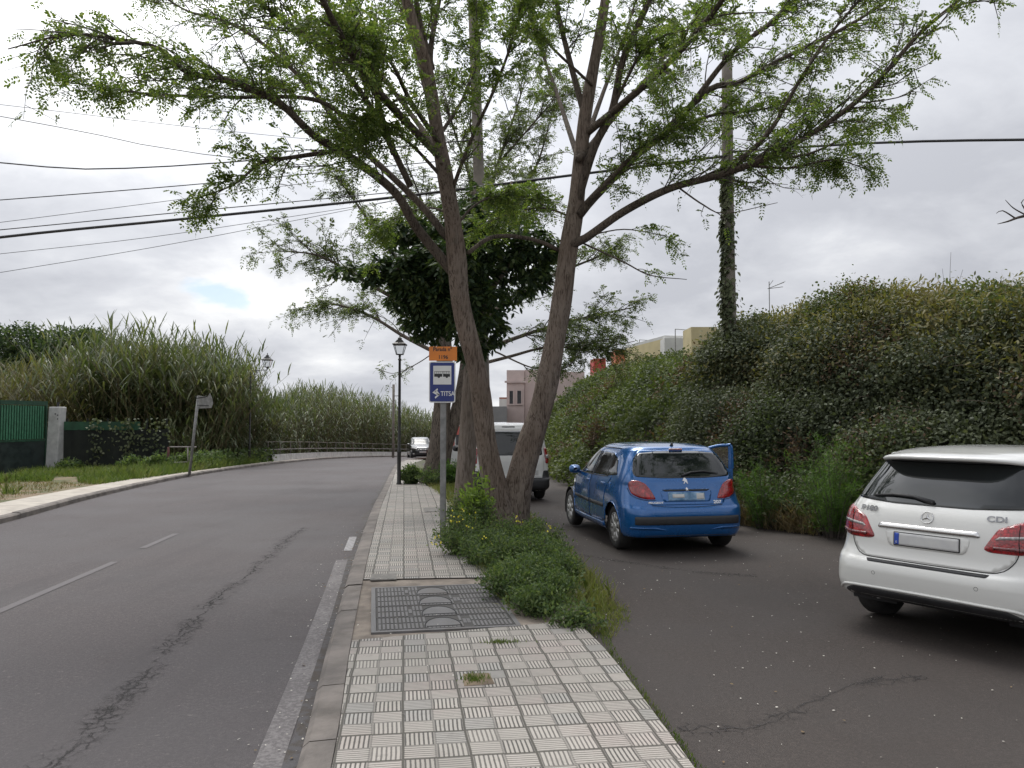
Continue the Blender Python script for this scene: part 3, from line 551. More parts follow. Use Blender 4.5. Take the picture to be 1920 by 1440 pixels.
def far_tree():
    T = Tree(); rt = empty('robinia_tree', G(815, 906)); Y = 23.5
    def br(pts, r0, r1, n=9, tw=14, **k):
        p, q = T.limb(px([(a, b, c) for a, b, c in pts]), np.linspace(r0, r1, len(pts)), n, .05, .18); T.twigs(p, q, tw, r0=.018, **k); return p
    p, q = T.limb(px([(812, 922, Y), (815, 895, Y), (822, 850, Y), (829, 760, Y), (833, 690, Y), (832, 640, Y), (825, 590, Y)]), [.50, .38, .30, .25, .24, .23, .17], 20, .08)
    p, q = T.limb(px([(826, 880, Y), (836, 830, Y+.2), (858, 765, Y+.3), (872, 700, Y+.4), (880, 620, Y+.5), (890, 520, Y+.6), (905, 420, Y+.6)]), [.26, .22, .2, .18, .17, .13, .09], 16, .08)
    kw = dict(L=(.8, 2.), start=.3, leaves=3)
    br([(832, 640, Y), (800, 600, Y-.4), (740, 560, Y-.9), (670, 520, Y-1.3), (600, 480, Y-1.6), (520, 470, Y-2.)], .10, .012, 8, 26, **kw)
    br([(826, 600, Y), (770, 520, Y-.3), (710, 440, Y-.6), (660, 370, Y-.8), (630, 330, Y-1)], .08, .012, 8, 20, **kw)
    br([(835, 670, Y), (760, 632, Y+.6), (690, 590, Y+.9), (620, 570, Y+1.2), (585, 585, Y+1.4)], .07, .01, 8, 20, **kw)
    br([(828, 650, Y), (785, 680, Y+.8), (740, 700, Y+1.8), (705, 690, Y+2.6)], .018, .008, 6, 7, L=(.5, 1.2), leaves=1, sub=2)
    br([(825, 600, Y), (840, 500, Y+.6), (800, 400, Y+1), (760, 300, Y+1.2)], .1, .014, 8, 22, **kw)
    br([(905, 420, Y+.6), (930, 320, Y+.7), (960, 230, Y+.8), (985, 150, Y+.9)], .08, .014, 8, 26, **kw)
    br([(890, 520, Y+.6), (960, 400, Y+1), (1010, 300, Y+1.3), (1040, 190, Y+1.6)], .07, .014, 8, 26, **kw)
    br([(880, 620, Y+.5), (960, 560, Y+.9), (1030, 520, Y+1.1), (1100, 490, Y+1.2), (1150, 470, Y+1.3)], .09, .012, 8, 26, **kw)
    br([(876, 670, Y+.4), (950, 640, Y+.2), (1040, 610, Y), (1120, 590, Y-.3), (1195, 575, Y-.5)], .08, .012, 8, 28, **kw)
    br([(872, 690, Y+.4), (950, 670, Y+.2), (1030, 650, Y), (1100, 655, Y-.3), (1190, 640, Y-.5)], .06, .01, 8, 24, **kw)
    br([(905, 430, Y+.2), (960, 400, Y-1.), (1010, 360, Y-2.)], .04, .01, 7, 26, **kw)
    br([(900, 450, Y+.2), (880, 390, Y-1.2), (930, 330, Y-2.2)], .04, .01, 7, 26, **kw)
    br([(905, 420, Y+.6), (880, 330, Y+.2), (850, 240, Y-.2), (830, 160, Y-.5)], .06, .012, 8, 22, **kw)
    br([(940, 300, Y+.7), (1010, 220, Y-.5), (1060, 160, Y-1.2)], .04, .01, 7, 16, **kw)
    br([(930, 660, Y), (1000, 690, Y-.4), (1060, 690, Y-.6), (1100, 640, Y-.8)], .03, .008, 6, 10, L=(.5, 1.), leaves=2)
    T.wood.build('trunk', m_bark2, rt, True); T.thin.build('twigs', m_twig, rt, True)
    pinnate('crown', T, m_leaf2, rt, ln=(.14, .24), pairs=4, lf=.062, w=.030, keep=.62)
    settle(rt); tag(rt, 'thin leaved tree with a dark split trunk beyond the bus stop sign near the lamp', 'tree')
far_tree()

def dark_tree():
    T = Tree(); rt = empty('broadleaf_tree', G(872, 946)); Y = 16.8
    T.limb(px([(868, 962, Y), (871, 930, Y), (875, 860, Y), (881, 760, Y), (886, 690, Y), (893, 600, Y), (897, 520, Y), (893, 430, Y), (888, 360, Y)]), [.26, .215, .20, .19, .18, .165, .14, .12, .07], 20, .03)
    for pts, r in (([(886, 640, Y), (850, 590, Y-.5), (800, 540, Y-.9), (740, 500, Y-1.1)], .08), ([(893, 600, Y), (930, 530, Y-.4), (980, 470, Y-.6), (1020, 450, Y-.5)], .08), ([(895, 540, Y), (860, 460, Y-.8), (810, 420, Y-1.2)], .07),
                   ([(895, 480, Y), (930, 400, Y+.7), (960, 340, Y+1)], .06), ([(886, 660, Y), (880, 640, Y-1), (870, 600, Y-1.6)], .06), ([(893, 600, Y), (850, 560, Y+1), (790, 510, Y+1.6)], .07), ([(893, 560, Y), (940, 520, Y+1), (990, 480, Y+1.5)], .06)):
        T.limb(px(pts), np.linspace(r, .02, len(pts)), 8)
    # rosettes of hanging leaves, massed in lobes
    lobes0 = [(815, 540, 16.2, .85, 260), (768, 510, 16., .5, 110), (850, 500, 15.9, 1.0, 220), (880, 580, 16., .85, 170), (860, 440, 16.4, .9, 160), (940, 460, 16.4, .95, 190), (1000, 470, 16.5, .62, 120), (900, 400, 17., .75, 80),
             (790, 460, 16.8, .7, 100), (840, 570, 17.6, .9, 110), (950, 520, 17.6, .8, 110), (905, 620, 16.9, .55, 90), (885, 660, 16.6, .35, 40), (715, 500, 16, .33, 36), (690, 520, 15.8, .22, 18), (805, 600, 16.3, .55, 90), (760, 430, 16.4, .4, 50), (1010, 520, 16.3, .35, 36), (760, 560, 16.2, .38, 45), (640, 505, 16, .25, 14)]
    lobes = [(a, b, c, r*.88, int(n*.72)) for a, b, c, r, n in lobes0]; Pp, D, N = [], [], []
    for a, b, Yq, rad, n in lobes:
        c = P(a, b, Yq); v = rdir(n)*(rad*rng.uniform(.35, 1.08, n)**.6)[:, None]*[1.05, 1., .85]; q = c+v
        for k in range(13):
            an = rng.uniform(0, 6.28, n); d = np.stack([np.cos(an), np.sin(an), rng.uniform(-1.3, -.1, n)], 1)
            Pp.append(q+rng.normal(size=(n, 3))*.05); D.append(unit(d+unit(v)*.5)); N.append(np.array([0, 0, 1.])+rng.normal(size=(n, 3))*.5)
    Pp, D, N = map(np.concatenate, (Pp, D, N)); k = rng.uniform(.75, 1.3, len(Pp))
    T.wood.build('trunk', m_bark3, rt, True)
    leaves('crown', Pp, D, N, .165*k, .062*k, m_dleaf, rt, 6); settle(rt)
    tag(rt, 'dense dark green broad leaved tree standing just behind the forked tree', 'tree')
dark_tree()
# ---------------------------------------------------------------- embankment and its cover
BASE = np.array([(12., 2.), (9.6, 6.5), (7.6, 9.3), (5.9, 11.7), (4.7, 13.2), (3.6, 15.3), (2.75, 17.6), (2.2, 20.), (1.65, 25.), (1.2, 32), (.6, 40), (.3, 48), (.6, 58), (2, 70)])
def bank_h(x, y):
    sh = x.shape; x = x.ravel(); y = y.ravel(); best = np.full(x.shape, 1e9); sg = np.zeros(x.shape)
    for a, b in zip(BASE[:-1], BASE[1:]):
        d = b-a; L2_ = d@d; t = np.clip(((x-a[0])*d[0]+(y-a[1])*d[1])/L2_, 0, 1); qx, qy = a[0]+t*d[0], a[1]+t*d[1]; ds = np.hypot(x-qx, y-qy)
        cr = d[0]*(y-a[1])-d[1]*(x-a[0]); u = ds < best; best[u] = ds[u]; sg[u] = np.where(cr[u] < 0, 1, -1)
    d = np.where(sg > 0, best, -best); ph = .25*np.sin(x*1.3+y*.7)+.2*np.sin(y*1.9-x*.4)+.12*np.sin(3.1*x+1.2*y)
    d2 = np.clip(d+ph*.6, 0, 60)
    ridge = np.interp(x, [2, 3.7, 5.0, 6.2, 7.4, 8.6, 12, 20], [3.4, 3.5, 3.8, 4.1, 4.2, 3.9, 3.9, 4.1])
    near = ridge*np.clip(1-np.exp(-(d2/1.8)**1.15), 0, 1)+.02*d2
    far = np.interp(y, [18, 23, 28, 34, 40, 46, 56], [3.0, 3.5, 4.1, 4.6, 5.0, 5.1, 4.6])*np.clip(1-np.exp(-(d2/2.7)**1.25), 0, 1)+.02*d2
    k = np.clip((3.45+(y-15.3)*.30-x)/.6+.5, 0, 1)*np.clip((y-14.8)/1.2, 0, 1); k = np.where(y > 24, np.maximum(k, np.clip((y-24)/3, 0, 1)), k); kk = k*k*(3-2*k)
    h = near*(1-kk)+far*kk
    lump = np.sin(2.1*x+1.7*np.sin(1.3*y))*np.sin(1.9*y+1.1*np.sin(1.7*x))+.6*np.sin(4.3*x+2.*y)*np.sin(3.7*y-1.5*x)
    return np.where(d > -.3, h+(.12*ph+.20*lump)*np.clip(h/1.2, 0, 1), 0.).reshape(sh), d.reshape(sh)
NX, NY = 120, 190
bx = np.linspace(-.5, 32, NX)**1.0; by = np.linspace(1, 74, NY)
bx = np.concatenate([np.linspace(-.5, 14, 90), np.linspace(14.6, 70, 30)])
XX, YY = np.meshgrid(bx, by); HH, DD = bank_h(XX, YY); ZZ = slopev(YY)-.1+HH-np.where(DD < 0, .25, 0)
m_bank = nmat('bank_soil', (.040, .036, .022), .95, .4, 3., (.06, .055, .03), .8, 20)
i = np.arange(NY-1)[:, None]*NX; j = np.arange(NX-1)[None]; Fq = np.stack([i+j, i+j+1, i+NX+j+1, i+NX+j], -1).reshape(-1, 4)
ok = (DD.ravel()[Fq] > -.7).any(1)
mb = MB(); mb.add(np.stack([XX, YY, ZZ], -1).reshape(-1, 3), Fq[ok]); kind(mb.build('hillside', m_bank, smooth=True), 'structure', 'steep overgrown bank beside the parking area')
def bank_pts(n, x0, x1, y0, y1, cond=None):
    P_, N_, D_ = [], [], []; tot = 0
    while tot < n:
        x = rng.uniform(x0, x1, n); y = rng.uniform(y0, y1, n); h, d = bank_h(x, y); e = .06
        hx = (bank_h(x+e, y)[0]-h)/e; hy = (bank_h(x, y+e)[0]-h)/e; g = np.sqrt(1+hx*hx+hy*hy)
        keep = (d > 0) & (rng.random(n) < np.minimum(g, 5)/5)
        if cond is not None: keep &= cond(x, y, h, d)
        p = np.stack([x, y, slopev(y)-.1+h], 1)[keep]; P_.append(p); N_.append(unit(np.stack([-hx, -hy, np.ones(n)], 1))[keep]); D_.append(d[keep]); tot += keep.sum()
    return np.concatenate(P_)[:n], np.concatenate(N_)[:n], np.concatenate(D_)[:n]
def clumpy(p, n, amp, f=2.2):
    return amp*(np.sin(p[:, 0]*f+1.3*np.sin(p[:, 1]*f*.8))+np.sin(p[:, 1]*f*1.1+p[:, 2]*f*1.4)+np.sin(p[:, 2]*f*1.9+p[:, 0]*f*.7))/3
def cover(name, n, box, cond, mat, L, W, lift, label, amp=.26, up=.3, f=2.2, clump=6, spread=.13):
    k = n//clump; p, nn, _ = bank_pts(k, *box, cond); q = p+nn*(rng.random(k)**.7*lift+clumpy(p, k, amp, f)+.05)[:, None]
    q = np.repeat(q, clump, 0)+rng.normal(size=(k*clump, 3))*spread; nn = np.repeat(nn, clump, 0)
    d = unit(rdir(len(q))+nn*.35+[0, 0, -.25]); nr = unit(nn+rng.normal(size=q.shape)*.55+[0, 0, up]); s = rng.uniform(.6, 1.35, len(q))
    return kind(leaves(name, q, d, nr, L*s, W*s, mat, None, 6), 'stuff', label)
m_brown = leafmat('withered_leaf', ((.075, .048, .03), (.11, .07, .042), (.15, .10, .06)), .2, .8)
m_bram = leafmat('bramble_leaf', ((.046, .056, .036), (.070, .086, .048), (.104, .122, .064), (.165, .168, .105)), .2, .6, .25, patch=.45)
m_vine = leafmat('vine_leaf', ((.046, .064, .028), (.070, .096, .036), (.105, .132, .046), (.155, .18, .07)), .3, .6, .25, patch=.5)
m_dry = leafmat('dry_grass', ((.10, .085, .04), (.16, .13, .065), (.22, .18, .09), (.13, .12, .045)), .3, .7, patch=.5)
m_oliv = leafmat('olive_scrub', ((.085, .09, .036), (.14, .135, .05), (.20, .18, .075), (.26, .21, .11)), .3, .6, .25, patch=.5)
top = lambda x, y, h, d: np.interp(x, [3.7, 5., 6.2, 7.4, 8.6, 13], [3.6, 3.3, 3.1, 2.9, 2.7, 2.7])
NEAR = lambda x, y: x > 3.1+(y-15.3)*.30
cover('bramble_thicket', 200000, (2.2, 14, 6, 21), lambda x, y, h, d: NEAR(x, y) & (h < top(x, y, h, d)+.4+rng.normal(size=x.shape)*.3) & (d > .15) & (d < 5), m_bram, .066, .042, .34, 'dark bramble thicket covering the near bank', .34)
cover('creeper_patches', 60000, (2.2, 14, 6, 19.5), lambda x, y, h, d: (np.sin(1.7*x+.9*y)+np.sin(1.1*y-2.3*x+h*1.6) > .75) & (d > .1) & (d < 5), m_vine, .06, .04, .42, 'greener creeper patches among the dark brambles', .3)
cover('dead_brambles', 13000, (2.6, 9, 8, 17), lambda x, y, h, d: (np.sin(2.3*x-1.1*y+2)+np.sin(1.9*y+h*2.1) > 1.1) & (d > .1) & (d < 4), m_brown, .06, .03, .42, 'dead brown bramble patches on the bank', .3)
cover('bramble_thicket', 26000, (3.2, 7, 14, 19), lambda x, y, h, d: (h > 3.0) & (x < 5.2+rng.normal(size=x.shape)*.5) & (d < 5), m_bram, .07, .045, .45, 'dark brambles spilling over the top of the bank below the ivy pole', .25)
cover('vine_cover', 120000, (.8, 10, 16., 48), lambda x, y, h, d: (d < 8) & (y > 15.8) & ~NEAR(x-.4, y), m_vine, .105, .07, .3, 'bright green creepers covering the farther slope', .22, f=1.5)
cover('olive_scrub', 90000, (4, 14, 11, 21), lambda x, y, h, d: (h > top(x, y, h, d)-.5+rng.normal(size=x.shape)*.2) & (d < 8), m_oliv, .11, .035, .4, 'olive dry scrub along the top of the bank', .2)
def sprigs(name, n, box, cond, mat, L, W, ln, label, nl=16, out=.9):
    """arching shoots that stick out of the cover, each a bare stem with its own leaves"""
    p, nn, _ = bank_pts(n, *box, cond); m = MB(); Pp, D = [], []
    for a, b in zip(p, nn):
        d = unit(b*out+rng.normal(size=3)*.55+[0, 0, .35]); l = rng.uniform(*ln); t = np.linspace(0, 1, 6)[:, None]; q = a+d*l*t+np.array([0, 0, -.55])*l*t*t*rng.uniform(.3, 1.3); m.tube(q, np.linspace(.007, .003, 6), 4, caps=False)
        k = rng.uniform(.25, 1, nl); Pp.append(np.stack([np.interp(k, t[:, 0], q[:, i]) for i in range(3)], 1)+rng.normal(size=(nl, 3))*.02); D.append(rdir(nl)+d*.4)
    o = m.build('bramble_stems', m_bstem, None); Pp, D = np.concatenate(Pp), np.concatenate(D); s = rng.uniform(.6, 1.4, len(Pp)); l_ = kind(leaves(name, Pp, D, rdir(len(Pp))+[0, -.2, .6], L*s, W*s, mat, None, 6), 'stuff', label); o.parent = l_; return l_
m_bstem = nmat('bramble_stem', (.14, .105, .075), .8, .4, 6., (.20, .165, .12))
sprigs('bramble_shoots', 650, (2.2, 14, 6, 19.5), lambda x, y, h, d: (d > .1) & (d < 4.5), m_bram, .06, .04, (.35, .95), 'arching bramble shoots sticking out of the near bank', 18)
sprigs('crest_shoots', 160, (3.4, 13, 9, 19), lambda x, y, h, d: (h > top(x, y, h, d)+.1), m_bram, .055, .035, (.5, 1.1), 'loose shoots rising above the crest of the bank', 16, .4)
sprigs('bare_shoots', 260, (2.2, 14, 6, 19.5), lambda x, y, h, d: (d > .1) & (d < 4.5), m_brown, .05, .02, (.5, 1.3), 'dry bare shoots on the bank', 4)
sprigs('creeper_shoots', 420, (.8, 10, 17, 46), lambda x, y, h, d: (d < 7) & ~NEAR(x, y), m_vine, .10, .07, (.5, 1.3), 'loose creeper shoots on the farther slope', 18)
cover('dead_creeper', 12000, (.8, 9, 18.5, 40), lambda x, y, h, d: (np.sin(.9*x-.5*y+2)+np.sin(.7*y+h*1.3) > 1.0) & (d < 6), m_brown, .10, .05, .4, 'withered patches among the green creepers', .3, f=1.5)
# grass blades: dry at the foot of the bank and on the crest
def blades(name, p, hgt, w, mat, label, lean=.45):
    n = len(p); d = unit(np.array([0, 0, 1.])+rng.normal(size=(n, 3))*lean*[1, 1, .3]); b = unit(d+rng.normal(size=(n, 3))*[.5, .5, .1]); h = (hgt*rng.uniform(.5, 1.3, n))[:, None]
    s = unit(np.cross(d, rdir(n)))*w/2; V = np.stack([p-s, p+s, p+d*h*.55+s*.7, p+d*h*.55+b*h*.45, p+d*h*.55-s*.7], 1)
    o = link(name, raw_mesh(name, V.reshape(-1, 3), np.arange(n*5), np.arange(n)*5, None), mat, None, False); return kind(o, 'stuff', label)
m_grass = leafmat('green_grass', ((.06, .10, .02), (.09, .14, .03), (.14, .18, .05), (.20, .19, .09)), .35, .5, patch=.4)
m_straw = leafmat('straw', ((.20, .15, .08), (.28, .21, .12), (.34, .27, .16), (.12, .09, .05)), .25, .7)
m_lgrass = leafmat('yellow_green_grass', ((.11, .15, .03), (.16, .19, .05), (.22, .22, .09), (.24, .20, .11)), .35, .6, patch=.4)
p, _, d = bank_pts(8000, 2.5, 9, 8.5, 17, lambda x, y, h, d: (d < .5) & (np.sin(x*3.1)+np.sin(y*2.3+1) > -.9)); p[:, :2] += np.array([-.28, -.32]); p[:, 2] = slopev(p[:, 1])-.1+rng.random(len(p))**2*.3; blades('straw_grass', p, .40, .012, m_straw, 'dry straw coloured grass along the foot of the bank', .6)
p, _, d = bank_pts(20000, 4.2, 14, 11, 21, lambda x, y, h, d: h > top(x, y, h, d)-.2); blades('crest_grass', p, .5, .012, m_oliv, 'dry grass on the crest of the bank', .35)
p, _, d = bank_pts(6000, 8.5, 14, 11, 20, lambda x, y, h, d: h > top(x, y, h, d)-.35); blades('crest_grass', p, .6, .014, m_dry, 'yellow dry grass on the crest above the white car', .4)
# bare stems poking out
def bush(name, c, h, w, n, leafn, mat, label, cat, L=.05, W=.02, stem=m_twig, group=None, feather=False, up=1.0):
    c = np.array(c, float); rt = empty(name, c); m = MB(); Pp, D = [], []
    for _ in range(n):
        a = rng.uniform(0, 6.28); r = rng.random()**.6; tip = np.array([math.cos(a)*w*r*.5, math.sin(a)*w*r*.5, h*rng.uniform(.55, 1.05)*(1-.45*r*r)])
        b = np.array([math.cos(a)*w*.08*r, math.sin(a)*w*.08*r, -.05]); mid = (b+tip)/2+[0, 0, h*.12]; q, _ = resample([b, mid, tip], [0, 0, 0], .08); m.tube(q, np.linspace(.008, .003, len(q)), 4, caps=False)
        k = rng.integers(len(q)//4, len(q), leafn); Pp.append(q[k]+rng.normal(size=(leafn, 3))*.045); dd = rdir(leafn); dd[:, 2] = abs(dd[:, 2])*up; D.append(dd)
    m.build('stem', stem, rt)
    if leafn:
        Pp, D = np.concatenate(Pp), np.concatenate(D); s = rng.uniform(.6, 1.3, len(Pp)); leaves('foliage', Pp, D, rdir(len(Pp))+[0, 0, .6], L*s, W*s, mat, rt, 4 if feather else 6)
    tag(rt, label, cat, group); return rt
m_fenn = leafmat('fennel_leaf', ((.05, .10, .02), (.075, .15, .03), (.11, .19, .04)), .4, .55)
m_weed = leafmat('weed_leaf', ((.05, .082, .036), (.078, .12, .05), (.11, .16, .065), (.17, .21, .09)), .38, .6, .25)
def on_bank(a, b, Y):
    q = P(a, b, Y); return q
def bank_at(x, y): h, d = bank_h(np.array([x]), np.array([y])); return np.array([x, y, slope(y)-.1+float(h[0])])
bush('fennel', np.array([4.95, 12.25, -.15]), 1.65, 1.7, 56, 150, m_fenn, 'tall bright green feathery plant at the foot of the bank left of the white car', 'plant', .13, .007, feather=True)
bush('fennel', np.array([4.2, 13.3, -.15]), 1.2, 1.2, 34, 130, m_fenn, 'lower feathery plant right of the open door of the blue car', 'plant', .12, .007, feather=True)
bush('withered_bush', bank_at(4.3, 14.25), 1.2, 1.3, 40, 16, m_brown, 'withered brown bush of bare stems behind the blue car', 'bush', .06, .025, up=.5)
bush('withered_bush', bank_at(5.0, 13.9), 1.1, .9, 30, 26, m_brown, 'withered reddish brown bush on the bank above the feathery plants', 'bush', .07, .03, up=.5)
bush('bare_shrub', bank_at(9.1, 16.4)+[0, 0, -.2], 1.9, 1.0, 12, 0, m_brown, 'thin bare shrub standing up from the crest above the white car', 'shrub')
bush('withered_bush', bank_at(2.5, 24.)+[0, 0, .2], 1.5, 1.5, 40, 20, m_brown, 'withered brown climber hanging on the slope right of the forked tree', 'bush', .09, .04, up=.3)
# ---- weeds round the tree foot
WEEDS = [(-.62, 10.3, .62, .8, 40), (-.38, 9.6, .48, .7, 36), (-.08, 9.2, .52, .8, 42), (.18, 8.2, .42, .8, 46), (.28, 9.1, .48, .8, 40), (.03, 7.75, .38, .7, 40), (.34, 7.7, .34, .6, 34), (.42, 9.9, .36, .6, 30), (.48, 8.6, .32, .6, 30), (-.1, 10.4, .6, .8, 36), (.3, 10.7, .5, .8, 34), (.22, 7.15, .28, .55, 30), (-.72, 11.6, .8, .7, 34), (-.45, 11.2, .8, .6, 34)]
spots = ['under the bus stop sign', 'on the left of the clump by the post', 'in the middle of the clump', 'spilling onto the service cover', 'below the right trunk', 'at the near edge of the service cover', 'nearest the parking area', 'between the trunk and the blue car', 'on the edge of the parking area', 'at the foot of the left trunk', 'against the right trunk', 'lowest and nearest on the tiles', 'behind the sign post', 'right of the sign post']
for (x, y, h, w, n), lb in zip(WEEDS, spots):
    bush('weed_clump', (x, y, slope(y)-.03), h*.85, w, n, 140, m_weed, 'bushy green weed '+lb, 'weed', .040, .016, group='weeds round the tree foot')
bush('weed_clump', (.52, 6.72, slope(7)-.02), .14, .45, 20, 50, m_weed, 'small low weed at the broken corner of the tiles', 'weed', .04, .02, group='weeds round the tree foot')
m_lime = leafmat('pale_leaf', ((.12, .19, .03), (.17, .25, .05), (.22, .30, .07)), .4, .5)
bush('tall_weed', (-.50, 11.3, slope(11)), 1.05, .45, 18, 90, m_lime, 'taller lime green weed between the sign post and the left trunk', 'weed', .08, .03)
m_yel = nmat('yellow_petal', (.62, .55, .04), .7, .1)
q = np.array([(-.75, 9.9, .42), (-.7, 10., .52), (-.66, 10.05, .48), (-.95, 9.7, .2), (-.9, 9.75, .25), (-.5, 9.9, .45), (.5, 9.5, .42), (.1, 9.6, .5), (-.3, 9.2, .32)]); q = np.repeat(q, 7, 0)+rng.normal(size=(63, 3))*.04
kind(leaves('yellow_flowers', q, rdir(63), rdir(63)+[0, -.6, .8], .026, .02, m_yel, None, 6), 'stuff', 'little yellow flowers among the weeds')
def scatter(n, f):
    x = []; 
    while len(x) < n:
        q = f(); 
        if q is not None: x.append(q)
    return np.array(x)
def strip_pts(n, A, B, y0, y1, z=0.):
    y = rng.uniform(y0, y1, n); t = rng.random(n); x = interp(A, y)*(1-t)+interp(B, y)*t; return np.c_[x, y, slopev(y)+z]
GA = [(.0, 7.), (-.4, 9.2), (-.75, 11), (-1.15, 15), (-1.4, 17.4), (-2.3, 22), (-2.9, 26), (-4, 32)]; GB = [(.75, 7), (1.05, 8), (.95, 9), (.6, 11.5), (.45, 14), (-.2, 18), (-1.3, 22), (-2.3, 27), (-3.4, 33)]
blades('grass_tufts', strip_pts(11000, GA, GB, 7.3, 30, -.04), .18, .010, m_lgrass, 'grass of the planting strip')
gq = strip_pts(6500, [(.72, 6.5), (.62, 7), (.70, 8.5), (.5, 10.8)], [(.78, 6.5), (1.02, 7.2), (.95, 8.2), (.68, 10.8)], 6.5, 10.8, -.07); gq[:, 0] += rng.normal(size=len(gq))*.05; gq = gq[rng.random(len(gq)) < np.clip((gq[:, 1]-6.4)/1.2, .1, 1)]; blades('grass_tufts', gq, .055, .008, m_lgrass, 'short bright grass along the edge of the parking area')
blades('grass_tufts', np.concatenate([strip_pts(900, [(1.12, 0), (.91, 4), (.72, 6)], [(1.2, 0), (.97, 4), (.8, 6)], 2.5, 7, -.06), G(890, 1274)+rng.normal(size=(160, 3))*[.05, .04, 0]+[0, 0, .0], G(945, 1205)+rng.normal(size=(120, 3))*[.07, .02, 0]]), .035, .006, m_grass, 'tiny grass growing in the joints')
bush('weed_clump', (-2.95, 23.1, slope(23)), .5, .7, 40, 90, m_weed, 'leafy weed at the foot of the far tree beside the lamp post', 'weed', .09, .035)
bush('weed_clump', (-1.75, 22.6, slope(23)), .7, .9, 40, 90, m_fenn, 'pale green weed right of the far tree foot', 'weed', .09, .02)
bush('weed_clump', (-2.3, 22.4, slope(22)), .5, .9, 30, 70, m_weed, 'low weed in front of the far tree foot', 'weed', .07, .02)
# fallen petals and litter leaves
m_petal = nmat('petal', (.55, .52, .46), .8, .25); m_litter = nmat('litter_leaf', (.30, .22, .11), .8, .5, 40., (.16, .10, .05))
def flat(name, p, L, mat, label):
    n = len(p); a = rng.uniform(0, 6.28, n); s = rng.uniform(.5, 1.4, n); return kind(leaves(name, p, np.c_[np.cos(a), np.sin(a), rng.normal(size=n)*.12], np.array([0, 0, 1.])+rng.normal(size=(n, 3))*.2, L*s, L*.6*s, mat, None, 6), 'stuff', label)
y = rng.uniform(3, 16, 950)**1.0; x = np.interp(y, PA[:, 1], PA[:, 0])+rng.random(950)**1.4*5.5; a = np.c_[x, y, slopev(y)-.062]
y = rng.uniform(3, 14, 240); b = np.c_[np.interp(y, KS[:, 1], KS[:, 0])-.03-rng.random(240)**2*.45, y, slopev(y)-.112]
y = rng.uniform(3, 14, 130); c = np.c_[np.interp(y, KS[:, 1], KS[:, 0])+.2+rng.random(130)**1.2*1.6, y, slopev(y)+.008]
flat('fallen_petals', np.concatenate([a[::3], a[1::3], b, c]), .015, m_petal, 'pale petals fallen from the tree')
y = rng.uniform(3, 14, 60); x = np.interp(y, KS[:, 1], KS[:, 0])-rng.random(60)**2*.3-.02; a = np.c_[x, y, slopev(y)-.110]; x2 = rng.uniform(.8, 5, 50); y2 = rng.uniform(3.5, 11, 50); flat('fallen_leaves', np.concatenate([a, np.c_[x2, y2, slopev(y2)-.06]]), .026, m_litter, 'dry fallen leaves along the kerb')
# ---------------------------------------------------------------- vehicles
def paint(name, c, metal=0., rough=.32, flake=False):
    s = NT(name); k = s.mix(s.rng(s.noise(1.4, 5, rough=.65), .45, .75, 0, .28), c, sc3(c, .82)); k = s.mix(s.rng(s.noise(2.4, 6, s.map((1, 1, 1.6)), .7), .56, .75, 0, .10), k, (.25, .22, .19))
    return s.pr(k, s.rng(s.noise(3, 5), .3, .7, rough-.05, rough+.08), metal, None, .5, 1.0)
m_blue = paint('blue_metallic_paint', (.007, .105, .33), .35, .26); m_white = paint('white_paint', (.70, .70, .67), 0., .35); m_black = paint('black_paint', (.014, .015, .017), .2, .3)
m_van = paint('white_van_paint', (.72, .72, .70), 0., .42)
m_glass = nmat('dark_glass', (.010, .013, .014), .04, .2, 3., None, 0, 60, 0, .5, 0, 1.65)
m_wsglass = nmat('windscreen_glass', (.02, .025, .025), .22, .2, 3., None, 0, 60, 0, .35, 0, 1.45)
m_rubber = nmat('tyre_rubber', (.022, .021, .021), .85, .25, 12., (.035, .033, .031), .3, 90)
m_trim = nmat('black_plastic', (.025, .025, .027), .55, .2, 20., None, .15, 150)
m_gap = nmat('shut_line', (.006, .006, .007), .8, .1)
m_alloy = nmat('silver_hubcap', (.48, .48, .48), .38, .15, 8., (.55, .55, .54), 0, 60, .6)
m_chrome = nmat('chrome', (.66, .66, .66), .16, .05, 5., None, 0, 60, 1.)
m_badge = nmat('badge_metal', (.30, .30, .31), .3, .1, 9., None, 0, 60, .8)
def clear_glass(name, tint):
    s = NT(name); t = s.n.new('ShaderNodeBsdfTransparent'); t.inputs[0].default_value = (tint, tint, tint, 1); g = s.n.new('ShaderNodeBsdfGlossy'); g.inputs[1].default_value = .04
    m = s.n.new('ShaderNodeMixShader'); m.inputs[0].default_value = .10; s.t.links.new(t.outputs[0], m.inputs[1]); s.t.links.new(g.outputs[0], m.inputs[2]); s.t.links.new(m.outputs[0], s.out.inputs[0]); return s.m
def lampmat(name, c, k):
    s = NT(name); v = s.vor(55., 'F1', out='Distance'); cc = s.mix(s.rng(v, .1, .7), c, sc3(c, k)); cc = s.mix(s.rng(s.noise(14, 3), .5, .7, 0, .5), cc, sc3(c, 1.7))
    return s.pr(cc, .12, nrm=s.bump(v, .25, .01), spec=.6, coat=1.)
m_red = lampmat('red_lens', (.42, .012, .018), .45); m_clear = lampmat('clear_lens', (.42, .40, .39), .6); m_dred = lampmat('dark_red_lens', (.16, .008, .012), .5)
m_plate = nmat('number_plate', (.62, .62, .60), .45, .1, 12., (.50, .50, .50)); m_eu = nmat('plate_blue_band', (.02, .07, .42), .45, .1); m_plblue = nmat('smeared_plate', (.10, .30, .55), .5, .5, 9., (.30, .45, .62))
m_whitemark = nmat('white_lettering', (.72, .72, .72), .5, .05); m_blackmark = nmat('black_lettering', (.02, .02, .022), .5, .05)

